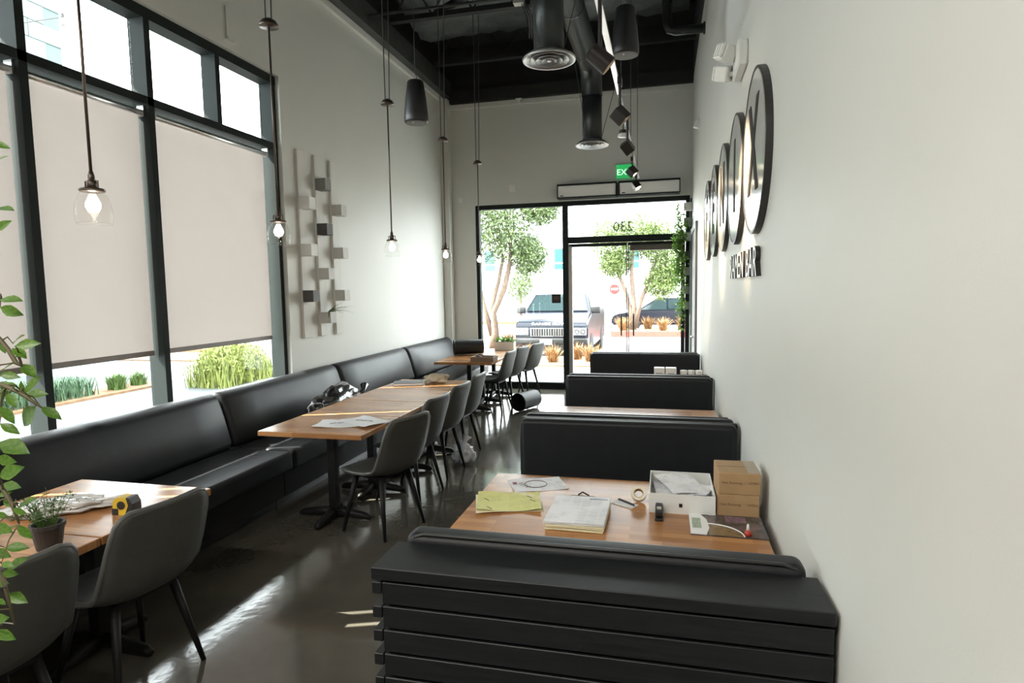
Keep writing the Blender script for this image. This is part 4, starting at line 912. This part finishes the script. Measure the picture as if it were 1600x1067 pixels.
# ------------------------------------------------------------------ leafy plant at the left picture edge
LV = [(-1.299,0.963,1.695,-1.246,0.964,1.696),(-1.333,0.987,1.679,-1.282,0.989,1.663),(-1.368,1.033,1.599,-1.326,1.022,1.622),(-1.217,0.922,1.605,-1.168,0.93,1.612),(-1.284,0.967,1.596,-1.241,0.96,1.58),(-1.495,1.099,1.595,-1.481,1.099,1.57),(-1.416,1.071,1.552,-1.47,1.07,1.534),(-1.353,1.035,1.554,-1.305,1.027,1.53),(-1.414,1.034,1.531,-1.372,1.043,1.525),(-1.323,1.014,1.494,-1.286,1.02,1.535),(-1.359,1.041,1.487,-1.355,1.03,1.517),(-1.376,1.056,1.482,-1.321,1.059,1.488),(-1.316,0.974,1.501,-1.282,0.963,1.477),(-1.485,1.076,1.472,-1.446,1.075,1.485),(-1.339,1.049,1.46,-1.405,1.058,1.408),(-1.326,1.049,1.458,-1.284,1.059,1.432),(-1.363,0.991,1.469,-1.335,0.998,1.433),(-1.38,1.0,1.43,-1.341,1.01,1.408),(-1.492,1.078,1.366,-1.404,1.069,1.35),(-1.316,0.944,1.335,-1.252,0.938,1.359),(-1.526,1.094,1.254,-1.466,1.092,1.257),(-1.393,1.033,1.234,-1.34,1.028,1.261),(-1.384,1.011,1.242,-1.405,1.009,1.26),(-1.342,0.983,1.252,-1.311,0.985,1.241),(-1.444,1.025,1.168,-1.413,1.035,1.19),(-1.415,1.043,1.187,-1.389,1.053,1.151),(-1.5,1.074,1.114,-1.446,1.086,1.114),(-1.485,1.041,1.122,-1.434,1.033,1.115),(-1.503,1.075,1.06,-1.453,1.086,1.09),(-1.529,1.083,1.045,-1.485,1.085,1.045),(-1.465,1.048,1.018,-1.409,1.042,1.006),(-1.545,1.07,0.906,-1.494,1.071,0.889),(-1.411,0.971,1.003,-1.358,0.961,1.018),(-1.435,1.074,2.039,-1.399,1.085,2.028),(-1.249,0.936,1.956,-1.223,0.943,1.973),(-1.337,0.994,1.88,-1.277,0.986,1.88),(-1.314,0.973,1.833,-1.277,0.979,1.854),(-1.477,1.077,1.487,-1.419,1.066,1.504),(-1.426,1.031,1.51,-1.372,1.02,1.507),(-1.466,1.049,1.337,-1.411,1.045,1.331),(-1.518,1.079,1.235,-1.487,1.09,1.244),(-1.432,1.011,1.227,-1.41,1.023,1.21),(-1.38,0.976,1.216,-1.331,0.966,1.207),(-1.434,1.028,1.446,-1.381,1.017,1.457),(-1.349,0.956,1.143,-1.315,0.953,1.141),(-1.485,1.03,1.059,-1.433,1.022,1.057),(-1.335,0.928,1.081,-1.318,0.936,1.066)]
fp = thing('potted_ficus', 'tall leafy green plant at the left picture edge', 'plant', (0, 0, 0))
obj('pot', LA([(0, 0), (0.12, 0), (0.165, 0.3), (0.172, 0.3), (0.172, 0.33), (0.155, 0.33), (0.15, 0.28), (0, 0.28)], 28, c=(-1.62, 0.86, 0)), WHITEP, fp, smooth=False)
obj('soil', LA([(0, 0.285), (0.15, 0.28), (0.15, 0.27), (0, 0.27)], 20, c=(-1.62, 0.86, 0)), MATS['soil'], fp)
BRP = [Vector((-1.6, 0.88, 0.8)).lerp(Vector((-1.5, 0.97, 2.3)), k/20) for k in range(21)]
STEMM = mat('brown_green_stem', (0.09, 0.075, 0.035), 0.6, var=0.2)
obj('trunk', T([(-1.62, 0.86, 0.26), (-1.6, 0.88, 0.8), (-1.56, 0.92, 1.3), (-1.53, 0.95, 1.8), (-1.5, 0.97, 2.3)], [0.02, 0.017, 0.014, 0.01, 0.006], 8), STEMM, fp, smooth=True)
for pts in ([(-1.54, 0.95, 1.72), (-1.407, 1.0, 1.652), (-1.359, 1.0, 1.611), (-1.34, 1.0, 1.591), (-1.321, 1.0, 1.562), (-1.306, 1.0, 1.555)],
            [(-1.555, 0.93, 1.45), (-1.44, 1.0, 1.528), (-1.37, 1.0, 1.516), (-1.319, 1.0, 1.499), (-1.264, 1.0, 1.469)],
            [(-1.565, 0.92, 1.25), (-1.447, 1.0, 1.316), (-1.387, 1.0, 1.284), (-1.364, 1.0, 1.25), (-1.351, 1.0, 1.211)],
            [(-1.53, 0.95, 1.85), (-1.399, 1.0, 1.72), (-1.345, 1.0, 1.695)], [(-1.58, 0.9, 1.05), (-1.47, 1.0, 1.15), (-1.41, 1.0, 1.08), (-1.39, 1.0, 0.98)],
            [(-1.51, 0.96, 2.15), (-1.4, 0.99, 2.08), (-1.34, 1.0, 1.98)]):
    obj('branch', T(pts, [0.0045]*(len(pts)-1)+[0.002], 6), STEMM, fp, smooth=True)
    BRP += [Vector(a).lerp(Vector(b), k/6) for a, b in zip(pts[:-1], pts[1:]) for k in range(7)]
leafA = leaf_mesh('ficus_leaf', 1.0, 0.46, LEAFM, 0.22, 0.12)
def place_leaf(b, e, roll):
    b, e = Vector(b), Vector(e); y = (e-b).normalized(); z = Vector((0.2, -0.75, 0.6)); z = (z-y*z.dot(y)).normalized(); z.rotate(Matrix.Rotation(roll, 3, y)); x = y.cross(z)
    n_ = min(BRP, key=lambda p: (p-b).length); md_ = n_.lerp(b, 0.55)+Vector((0, 0, 0.012))
    obj('twig', T([n_, md_, b], [0.0022, 0.0016, 0.001], 4), STEMM, fp)
    o = obj('leaf', leafA, LEAFM, fp); k = (e-b).length
    mm = Matrix((x, y, z)).transposed().to_4x4(); o.matrix_local = Matrix.Translation(b) @ mm @ Matrix.Scale(k, 4)
rl = random.Random(8)
for v in LV: place_leaf(v[:3], v[3:], rl.uniform(-0.5, 0.5))
for k in range(70):
    b = Vector((rl.uniform(-1.72, -1.47), rl.uniform(0.8, 1.1), rl.uniform(0.9, 2.35))); d = Vector((rl.uniform(-1, 1), rl.uniform(-1, 1), rl.uniform(-0.6, 0.4))).normalized()*rl.uniform(0.04, 0.06)
    place_leaf(b, b+d, rl.uniform(-1, 1))

# ------------------------------------------------------------------ outside: grounds
CONC = mat('pale_concrete', (0.21, 0.22, 0.22), 0.85, var=0.06, scale=1.2)
ASPH = mat('sunlit_asphalt', (0.20, 0.19, 0.19), 0.9, var=0.08, scale=2)
DIRT = mat('orange_mulch', (0.15, 0.085, 0.045), 0.95, var=0.3, scale=6, bump=0.5, bscale=20)
RED = mat('red_kerb_paint', (0.28, 0.05, 0.035), 0.7, var=0.1)
struct('sidewalk', B(-14, 8, YE+0.2, 13.1, -0.14, -0.01), CONC)
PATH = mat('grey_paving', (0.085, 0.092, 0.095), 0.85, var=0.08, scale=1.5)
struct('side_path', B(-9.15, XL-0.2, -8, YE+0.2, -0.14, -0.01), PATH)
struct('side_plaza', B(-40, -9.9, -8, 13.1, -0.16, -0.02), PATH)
struct('side_bed', B(-9.9, -9.15, -8, 9.75, -0.14, 0.03), DIRT)
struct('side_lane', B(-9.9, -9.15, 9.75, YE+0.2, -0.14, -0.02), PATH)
struct('front_bed', B(-14, -1.35, 13.1, 14.9, -0.2, 0.02), DIRT)
struct('front_walk', B(-1.35, 8, 13.1, 14.9, -0.2, -0.01), CONC)
struct('parking_lot', B(-60, 40, 14.9, 70, -0.42, -0.28), ASPH)
struct('far_yard', B(-60, -14, 13.1, 14.9, -0.42, -0.28), CONC)
struct('front_kerb', B(-14, 8, 14.9, 15.05, -0.28, -0.08), CONC)
isl = struct('island_bed', B(-1.9, 6, 24.6, 26.4, -0.28, -0.06), DIRT)
obj('red_kerb', B(-2.0, 6, 24.45, 24.6, -0.28, -0.06), RED, isl)
struct('left_bed', B(-16, -4.2, 17.2, 19.0, -0.28, -0.12), DIRT)
struct('left_hedge_bed', B(-30, -6, 33, 35, -0.28, -0.12), DIRT)

# ------------------------------------------------------------------ outside: plants
def blades(bm, cx, cy, z, rx, ry, n, L_, rnd, lean=0.5, w=0.012):
    for k in range(n):
        x = cx+rnd.uniform(-rx, rx); y = cy+rnd.uniform(-ry, ry); a = rnd.uniform(0, 6.28); l = L_*rnd.uniform(0.6, 1.15); e = rnd.uniform(0.1, lean)
        d = Vector((math.cos(a)*e, math.sin(a)*e, 1)).normalized(); s_ = Vector((-math.sin(a), math.cos(a), 0))*w
        p = Vector((x, y, z)); q = p+d*l*0.6; t = p+d*l+Vector((math.cos(a), math.sin(a), -0.3))*l*0.12
        v = [bm.verts.new(p-s_), bm.verts.new(p+s_), bm.verts.new(q+s_*0.7), bm.verts.new(q-s_*0.7), bm.verts.new(t)]
        bm.faces.new((v[0], v[1], v[2], v[3])); bm.faces.new((v[3], v[2], v[4]))
    return bm
GRASS = mat('blue_green_grass', (0.05, 0.10, 0.05), 0.7, var=0.35, scale=9)
DRY = mat('dry_orange_grass', (0.22, 0.12, 0.045), 0.8, var=0.3, scale=9)
HEDG = mat('sunlit_yellow_green', (0.17, 0.20, 0.045), 0.6, var=0.4, scale=5)
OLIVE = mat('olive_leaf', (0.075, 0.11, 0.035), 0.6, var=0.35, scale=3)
PALEB = mat('pale_tree_bark', (0.13, 0.09, 0.065), 0.85, var=0.25, scale=12, bump=0.3, bscale=20)
rg = random.Random(15)
bm = NB()
for k in range(9): blades(bm, -9.55, 0.8+k*0.88, 0.02, 0.28, 0.5, 420, 0.42, rg, 0.5, 0.010)
g = tag(obj('ornamental_grass', bm, GRASS), 'strip of blue-green ornamental grass outside the side window', 'grass', kind='stuff')
for k, (x, y, n, h, lab) in enumerate(((-9.5, 9.38, 200, 0.30, 'small lone grass tuft at the end of the outside bed'), (-9.42, 8.85, 300, 0.34, 'bright grass clump at the end of the long grass strip'))):
    tuft = thing('grass_tuft', lab, 'grass', (x, y, 0.02)); obj('blades', blades(NB(), 0, 0, 0, 0.10, 0.10, n, h, rg, 0.6, 0.009), mat('bright_grass', (0.08, 0.14, 0.035), 0.7, var=0.3, scale=9), tuft)
hb = thing('round_hedge', 'sunlit yellow-green bush outside beside the white pillar', 'bush', (-8.05, 10.15, -0.01))
bm = NB(); scatter_leaves(bm, [((0, 0, 0.38), (0.42, 0.85, 0.42))], 5200, 0.09, rg, 2.0); blades(bm, 0, 0, 0, 0.4, 0.8, 900, 0.6, rg, 0.5, 0.012)
o = obj('foliage', bm, HEDG, hb); o['kind'] = 'stuff'
for k in range(5): obj('stem', T([(0.1*k-0.2, 0.2*k-0.4, 0), (0.12*k-0.25, 0.22*k-0.45, 0.5)], 0.012, 6), BARK, hb)
pil = thing('white_pillar', 'white building pillar outside next to the yellow-green bush', 'pillar', (-8.2, 11.6, -0.01))
WH = mat('white_stucco', (0.62, 0.64, 0.62), 0.85, var=0.03)
obj('shaft', B(-0.16, 0.16, -0.22, 0.22, 0, 5.2, bev=0.01), WH, pil); obj('plinth', B(-0.19, 0.19, -0.25, 0.25, 0, 0.2, bev=0.01), WH, pil)
obj('capital', B(-0.22, 0.22, -0.28, 0.28, 5.2, 5.4, bev=0.01), WH, pil)
# block-wall neighbour seen through the highest panes
nb = thing('block_building', 'pale concrete block building seen through the upper side window', 'building', (-17.0, 12.3, -0.02))
BLK = mat('pale_block', (0.105, 0.14, 0.138), 0.85, var=0.08); JNT = mat('block_joint', (0.07, 0.10, 0.098), 0.9, var=0.05)
obj('wall', B(-2.98, 2.98, -7.98, 0.0, 0, 11.5), JNT, nb)
bme = bpy.data.meshes.new('block'); b2 = B(-0.02, 0.03, -0.393, 0.393, -0.193, 0.193, bev=0.008, seg=1); b2.to_mesh(bme); b2.free(); bme.materials.append(BLK)
for r_ in range(12):
    for c_ in range(10 if r_ % 2 else 9):
        o = obj('block', bme, BLK, nb); o.location = (2.98, -7.6+c_*0.8+(0 if r_ % 2 else 0.4), 6.6+r_*0.4)
obj('parapet_cap', B(-3.05, 3.05, -8.05, 0.05, 11.5, 11.65), WH, nb)
sg = thing('string_lights', 'string of small hanging bulbs outside the upper side window', 'string lights', (-7, 0, 0))
pts = [(0.6, -1.5, 4.4), (0, 2.6, 4.0), (0, 4.0, 4.16), (0, 5.2, 4.53), (0, 5.65, 4.74), (0, 6.19, 5.03), (0, 6.73, 5.32), (0, 7.27, 5.65), (0, 8.2, 6.3), (-1.2, 11.6, 8.2)]
obj('wire', T(pts, 0.006, 5), BLKP, sg)
for k in (1, 3, 4, 6):
    p = pts[k+1]; bb = obj('bulb', LA([(0, -0.11), (0.03, -0.09), (0.035, -0.06), (0.018, -0.02), (0.018, 0.0), (0, 0.0)], 10, c=p), mat('smoky_bulb', (0.2, 0.2, 0.2), 0.2, var=0.1), sg, smooth=True)
    obj('socket', LA([(0, 0.045), (0.02, 0.04), (0.02, -0.01), (0, -0.01)], 10, c=p), BLKP, bb)
# dry grass clumps in the front beds
dpos = [(-3.05, 13.9), (-2.42, 13.7), (-1.95, 14.3), (-3.6, 14.2), (-4.3, 13.8), (-5.0, 14.2), (-1.6, 13.9), (-5.6, 18.0), (-4.6, 18.3), (-1.55, 25.0), (-0.6, 26.0), (0.0, 25.0), (0.75, 25.9), (1.45, 25.0), (-1.62, 26.1)]
dl = ['dry orange grass clump right outside the front window, by the chairs', 'dry orange grass clump below the number plate of the dark car', 'dry orange grass clump just left of the door post', 'dry orange grass clump in front of the dark car, left side',
      'dry orange grass clump left of the dark car, beside the chairs', 'dry orange grass clump at the left end of the front bed', 'dry orange grass clump seen through the left door leaf', 'dry orange grass at the foot of the left tree', 'dry orange grass between the left tree and the dark car',
      'dry orange clump at the left end of the kerbed island', 'second dry orange clump on the kerbed island', 'third dry orange clump on the kerbed island', 'fourth dry orange clump on the kerbed island', 'last dry orange clump on the kerbed island', 'dry orange clump at the corner of the kerbed island']
for k, (x, y) in enumerate(dpos):
    far = y > 16; z = 0.02 if y < 15 else (-0.12 if y < 20 else -0.06); hgt = 0.42 if not far else 0.55
    t_ = thing('dry_grass', dl[k], 'dry grass', (x, y, z), 0, 'dry orange grass clumps outside'); obj('blades', blades(NB(), 0, 0, 0, 0.09 if not far else 0.12, 0.09 if not far else 0.12, 170, hgt, rg, 0.9, 0.010 if not far else 0.018), DRY, t_)
def tree(label, loc, trunks, blobs, n, L_, seed, m):
    t_ = thing('olive_tree', label, 'tree', loc, 0, 'trees outside the front window'); rn = random.Random(seed)
    for tr in trunks: obj('trunk', T(tr[0], tr[1], 8), PALEB, t_, smooth=True)
    o = obj('foliage', scatter_leaves(NB(), blobs, n, L_, rn), m, t_); o['kind'] = 'stuff'
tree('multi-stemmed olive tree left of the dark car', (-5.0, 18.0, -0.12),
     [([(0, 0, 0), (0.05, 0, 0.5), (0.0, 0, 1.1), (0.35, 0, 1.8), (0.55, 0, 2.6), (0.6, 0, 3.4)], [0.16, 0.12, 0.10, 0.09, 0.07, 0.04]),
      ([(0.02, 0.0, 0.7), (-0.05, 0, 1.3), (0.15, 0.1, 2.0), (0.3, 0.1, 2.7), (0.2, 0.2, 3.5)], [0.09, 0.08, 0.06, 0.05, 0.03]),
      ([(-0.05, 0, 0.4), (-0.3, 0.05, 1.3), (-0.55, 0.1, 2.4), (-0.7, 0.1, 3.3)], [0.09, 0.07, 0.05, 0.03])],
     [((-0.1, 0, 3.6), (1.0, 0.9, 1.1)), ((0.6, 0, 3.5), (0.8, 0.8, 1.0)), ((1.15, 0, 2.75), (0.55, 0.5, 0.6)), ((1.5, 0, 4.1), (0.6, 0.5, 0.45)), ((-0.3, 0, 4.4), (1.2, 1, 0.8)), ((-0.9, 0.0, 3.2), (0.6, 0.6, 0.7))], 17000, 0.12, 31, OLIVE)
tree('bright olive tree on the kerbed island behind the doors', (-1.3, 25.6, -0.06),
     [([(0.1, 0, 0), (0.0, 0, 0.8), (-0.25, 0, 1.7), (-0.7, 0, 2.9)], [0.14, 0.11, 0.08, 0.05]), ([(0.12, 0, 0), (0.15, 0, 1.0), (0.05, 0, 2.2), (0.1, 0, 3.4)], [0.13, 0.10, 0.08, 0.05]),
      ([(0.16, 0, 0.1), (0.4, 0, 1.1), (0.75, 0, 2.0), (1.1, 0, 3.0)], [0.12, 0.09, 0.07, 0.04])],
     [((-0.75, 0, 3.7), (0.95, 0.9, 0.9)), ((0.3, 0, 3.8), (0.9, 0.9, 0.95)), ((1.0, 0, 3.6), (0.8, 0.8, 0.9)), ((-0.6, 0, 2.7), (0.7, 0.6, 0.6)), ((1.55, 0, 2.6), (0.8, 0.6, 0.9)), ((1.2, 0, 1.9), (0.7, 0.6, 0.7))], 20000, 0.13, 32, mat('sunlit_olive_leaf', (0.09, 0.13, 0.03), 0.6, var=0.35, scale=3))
tree('small pale tree far behind the dark car', (-9.2, 40, -0.12), [([(0, 0, 0), (0, 0, 1.6)], [0.12, 0.08])], [((0, 0, 2.0), (0.9, 0.9, 1.1))], 1500, 0.22, 33, OLIVE)

# far building
fb = thing('white_office', 'white office building with teal windows across the parking lot', 'building', (0, 48, -0.28))
obj('wall', B(-34, 24, 0, 12, 0, 6.1), WH, fb)
obj('parapet', B(-34.1, 24.1, -0.1, 12.1, 6.1, 6.5), mat('grey_parapet', (0.45, 0.45, 0.44), 0.8, var=0.03), fb)
TEAL = mat('teal_window_glass', (0.02, 0.11, 0.145), 0.15, var=0.05)
for x in (-30, -24.5, -19.0, -13.5, -7.85, -2.2, 3.5, 9.2):
    f = obj('window', B(x-0.5, x+0.5, -0.06, 0.0, 3.3, 5.1), WH, fb); obj('pane', B(x-0.42, x+0.42, -0.08, -0.055, 3.95, 5.0), TEAL, f); obj('pane', B(x-0.42, x+0.42, -0.08, -0.055, 3.4, 3.85), TEAL, f)
fn = thing('low_fence', 'low rail fence across the parking lot', 'fence', (-12, 34, -0.12))
for k in range(12): obj('post', B(k*0.9-0.04, k*0.9+0.04, -0.04, 0.04, 0, 1.0), mat('fence_brown', (0.22, 0.16, 0.12), 0.8, var=0.1), fn)
for z in (0.45, 0.85): obj('rail', B(-0.1, 10, -0.02, 0.02, z, z+0.08), MATS['fence_brown'], fn)
ss = thing('stop_sign', 'small red stop sign across the parking lot', 'sign', (-2.27, 30, -0.28))
obj('pole', T([(0, 0.03, 0), (0, 0.03, 2.2)], 0.025, 8), ALU, ss)
obj('plate', prism(NB(), [(0.26*math.cos(PI/8+k*PI/4), 1.86+0.26*math.sin(PI/8+k*PI/4)) for k in range(8)], 'y', -0.01, 0.01), mat('stop_red', (0.25, 0.02, 0.02), 0.5, var=0.05), ss)
l = obj('word', text_mesh('STOP', 0.15, 0.004), WH, ss); l.matrix_local = Matrix.Translation((0, -0.014, 1.86)) @ Matrix.Rotation(PI/2, 4, 'X')

# ------------------------------------------------------------------ cars
NAVY = mat('navy_car_paint', (0.006, 0.008, 0.015), 0.3, var=0.05, spec=0.35)
CGL = mat('car_glass', (0.015, 0.025, 0.028), 0.08, var=0.05, spec=0.45)
CHR = mat('chrome_trim', (0.3, 0.3, 0.3), 0.2, metal=1.0, var=0.03)
TYRE = mat('tyre_rubber', (0.015, 0.015, 0.015), 0.85, var=0.1)
HLT = mat('headlight_glass', (0.2, 0.21, 0.23), 0.12, var=0.15, scale=20)
def frustum(bm, b, t, z0, z1):
    """b, t = (x0,x1,y0,y1) at z0 and z1"""
    A = [bm.verts.new((b[i], b[j], z0)) for i, j in ((0, 2), (1, 2), (1, 3), (0, 3))]; C_ = [bm.verts.new((t[i], t[j], z1)) for i, j in ((0, 2), (1, 2), (1, 3), (0, 3))]
    bm.faces.new(A[::-1]); bm.faces.new(C_)
    for k in range(4): bm.faces.new((A[k], A[(k+1) % 4], C_[(k+1) % 4], C_[k]))
    return bm
def quadplate(bm, P_, n, t):
    n = Vector(n).normalized()*t; a = [bm.verts.new(Vector(p)) for p in P_]; b = [bm.verts.new(Vector(p)+n) for p in P_]
    bm.faces.new(a[::-1]); bm.faces.new(b)
    for k in range(4): bm.faces.new((a[k], a[(k+1) % 4], b[(k+1) % 4], b[k]))
    bmesh.ops.recalc_face_normals(bm, faces=bm.faces[:]); return bm
def wheel(parent, x, y, r=0.37, w=0.26):
    q = Matrix.Rotation(PI/2, 3, 'Y')
    o = obj('wheel', LA([(0, -w/2), (r*0.66, -w/2), (r*0.95, -w/2), (r, -w/2+0.04), (r, w/2-0.04), (r*0.95, w/2), (r*0.66, w/2), (0, w/2)], 28, c=(0, 0, 0), mtx=q), TYRE, parent, smooth=False, loc=(x, y, r))
    obj('rim', LA([(0, -w/2-0.01), (r*0.15, -w/2-0.012), (r*0.62, -w/2-0.004), (r*0.64, -w/2+0.02), (0, w/2+0.01)], 20, mtx=q), CHR, o)
# front-on SUV; local y=0 is the front bumper
sv = thing('parked_suv', 'dark navy sport utility vehicle parked nose-in outside the front window', 'car', (-2.87, 15.95, -0.28))
bm = NB(); prism(bm, [(0.06, 0.30), (0.0, 0.42), (0.0, 0.92), (0.06, 1.04), (0.25, 1.12), (1.05, 1.30), (4.65, 1.34), (4.75, 1.15), (4.75, 0.32)], 'x', -0.97, 0.97)
bmesh.ops.bevel(bm, geom=bm.edges[:], offset=0.05, segments=3, affect='EDGES', clamp_overlap=True)
obj('body', bm, NAVY, sv, smooth=False)
obj('cabin', frustum(NB(), (-0.93, 0.93, 1.02, 4.65), (-0.74, 0.74, 1.72, 4.4), 1.28, 1.79), NAVY, sv)
obj('windshield', quadplate(NB(), [(-0.84, 1.06, 1.33), (0.84, 1.06, 1.33), (0.70, 1.66, 1.755), (-0.70, 1.66, 1.755)], (0, -0.58, 0.81), 0.015), CGL, sv)
for q in (-1, 1):
    obj('side_window', quadplate(NB(), [(q*0.915, 1.35, 1.33), (q*0.915, 4.3, 1.33), (q*0.765, 4.2, 1.72), (q*0.765, 1.85, 1.72)], (q, 0, 0.37), 0.012), CGL, sv)
    m_ = obj('mirror', box(NB(), -0.13, 0.13, -0.06, 0.06, -0.09, 0.09, bev=0.03, seg=3), BLKP, sv, smooth=True, loc=(q*1.06, 1.2, 1.36)); obj('mirror_arm', B(-0.12, 0.12, -0.03, 0.03, -0.1, -0.06), BLKP, m_)
    h_ = obj('headlight', box(NB(), -0.17, 0.17, -0.03, 0.06, -0.10, 0.10, bev=0.02, seg=2), HLT, sv, loc=(q*0.77, 0.0, 0.83))
    for xx in (-0.08, 0.08): obj('lamp_ring', LA([(0.045, -0.01), (0.065, -0.01), (0.065, 0.01), (0.045, 0.01)], 18, c=(xx, -0.035, 0), mtx=Matrix.Rotation(PI/2, 3, 'X'), close=True), CHR, h_)
    obj('fog_light', LA([(0, -0.01), (0.06, -0.01), (0.06, 0.03), (0, 0.03)], 16, c=(q*0.72, 0.01, 0.47), mtx=Matrix.Rotation(-PI/2, 3, 'X')), HLT, sv)
    for yy in (0.88, 3.75): wheel(sv, q*0.86, yy)
gr = obj('grille', B(-0.56, 0.56, -0.02, 0.03, 0.70, 0.93, bev=0.01), CHR, sv)
for k in range(16): obj('grille_bar', B(-0.51+k*0.066, -0.47+k*0.066, -0.03, -0.018, 0.72, 0.91), BLKP if k % 2 else LEGM, gr)
obj('bumper', box(NB(), -0.98, 0.98, -0.07, 0.1, 0.50, 0.66, bev=0.04, seg=3), BLKP, sv, smooth=True)
obj('air_dam', B(-0.7, 0.7, -0.03, 0.06, 0.32, 0.49), BLKP, sv)
pt = obj('number_plate', B(-0.16, 0.16, -0.085, -0.07, 0.51, 0.66), WHITEP, sv, loc=(-0.12, 0, -0.02)); obj('plate_print', B(-0.11, 0.11, -0.088, -0.085, 0.56, 0.61), mat('plate_ink', (0.1, 0.12, 0.25), 0.6, var=0.2, scale=60), pt)
l = obj('hood_letters', text_mesh('RANGE ROVER', 0.10, 0.006), ALU, sv); l.scale = (1.55, 1, 1); l.rotation_euler = (1.1, 0, 0); l.location = (0, 0.03, 1.03)
# side-on car on the island's far side
c2 = thing('parked_sedan', 'dark car parked side-on behind the kerbed island', 'car', (0.2, 28.2, -0.28))
bm = NB(); prism(bm, [(-2.4, 0.30), (-2.42, 0.62), (-2.2, 0.78), (-1.2, 0.92), (2.2, 0.98), (2.35, 0.8), (2.35, 0.3)], 'y', -0.9, 0.9); bmesh.ops.bevel(bm, geom=bm.edges[:], offset=0.06, segments=2, affect='EDGES', clamp_overlap=True)
obj('body', bm, NAVY, c2); obj('cabin', frustum(NB(), (-1.35, 2.05, -0.84, 0.84), (-0.45, 1.5, -0.62, 0.62), 0.9, 1.46), NAVY, c2)
for xa, xb, xc, xd in ((-1.15, -0.05, -0.05, -0.42), (0.02, 1.0, 0.98, 0.02), (1.06, 1.75, 1.4, 1.04)):
    obj('side_window', quadplate(NB(), [(xa, -0.83, 0.96), (xb, -0.83, 0.96), (xc, -0.655, 1.4), (xd, -0.655, 1.4)], (0, -1, 0.4), 0.012), CGL, c2)
for xx in (-1.5, 1.45):
    for yy in (-0.82, 0.82):
        o = obj('wheel', LA([(0, -0.11), (0.33, -0.11), (0.34, -0.08), (0.34, 0.08), (0.33, 0.11), (0, 0.11)], 22, mtx=Matrix.Rotation(PI/2, 3, 'X')), TYRE, c2, loc=(xx, yy, 0.34)); obj('rim', LA([(0, -0.125), (0.2, -0.12), (0.21, 0.0), (0, 0.125)], 16, mtx=Matrix.Rotation(-PI/2, 3, 'X')), CHR, o)
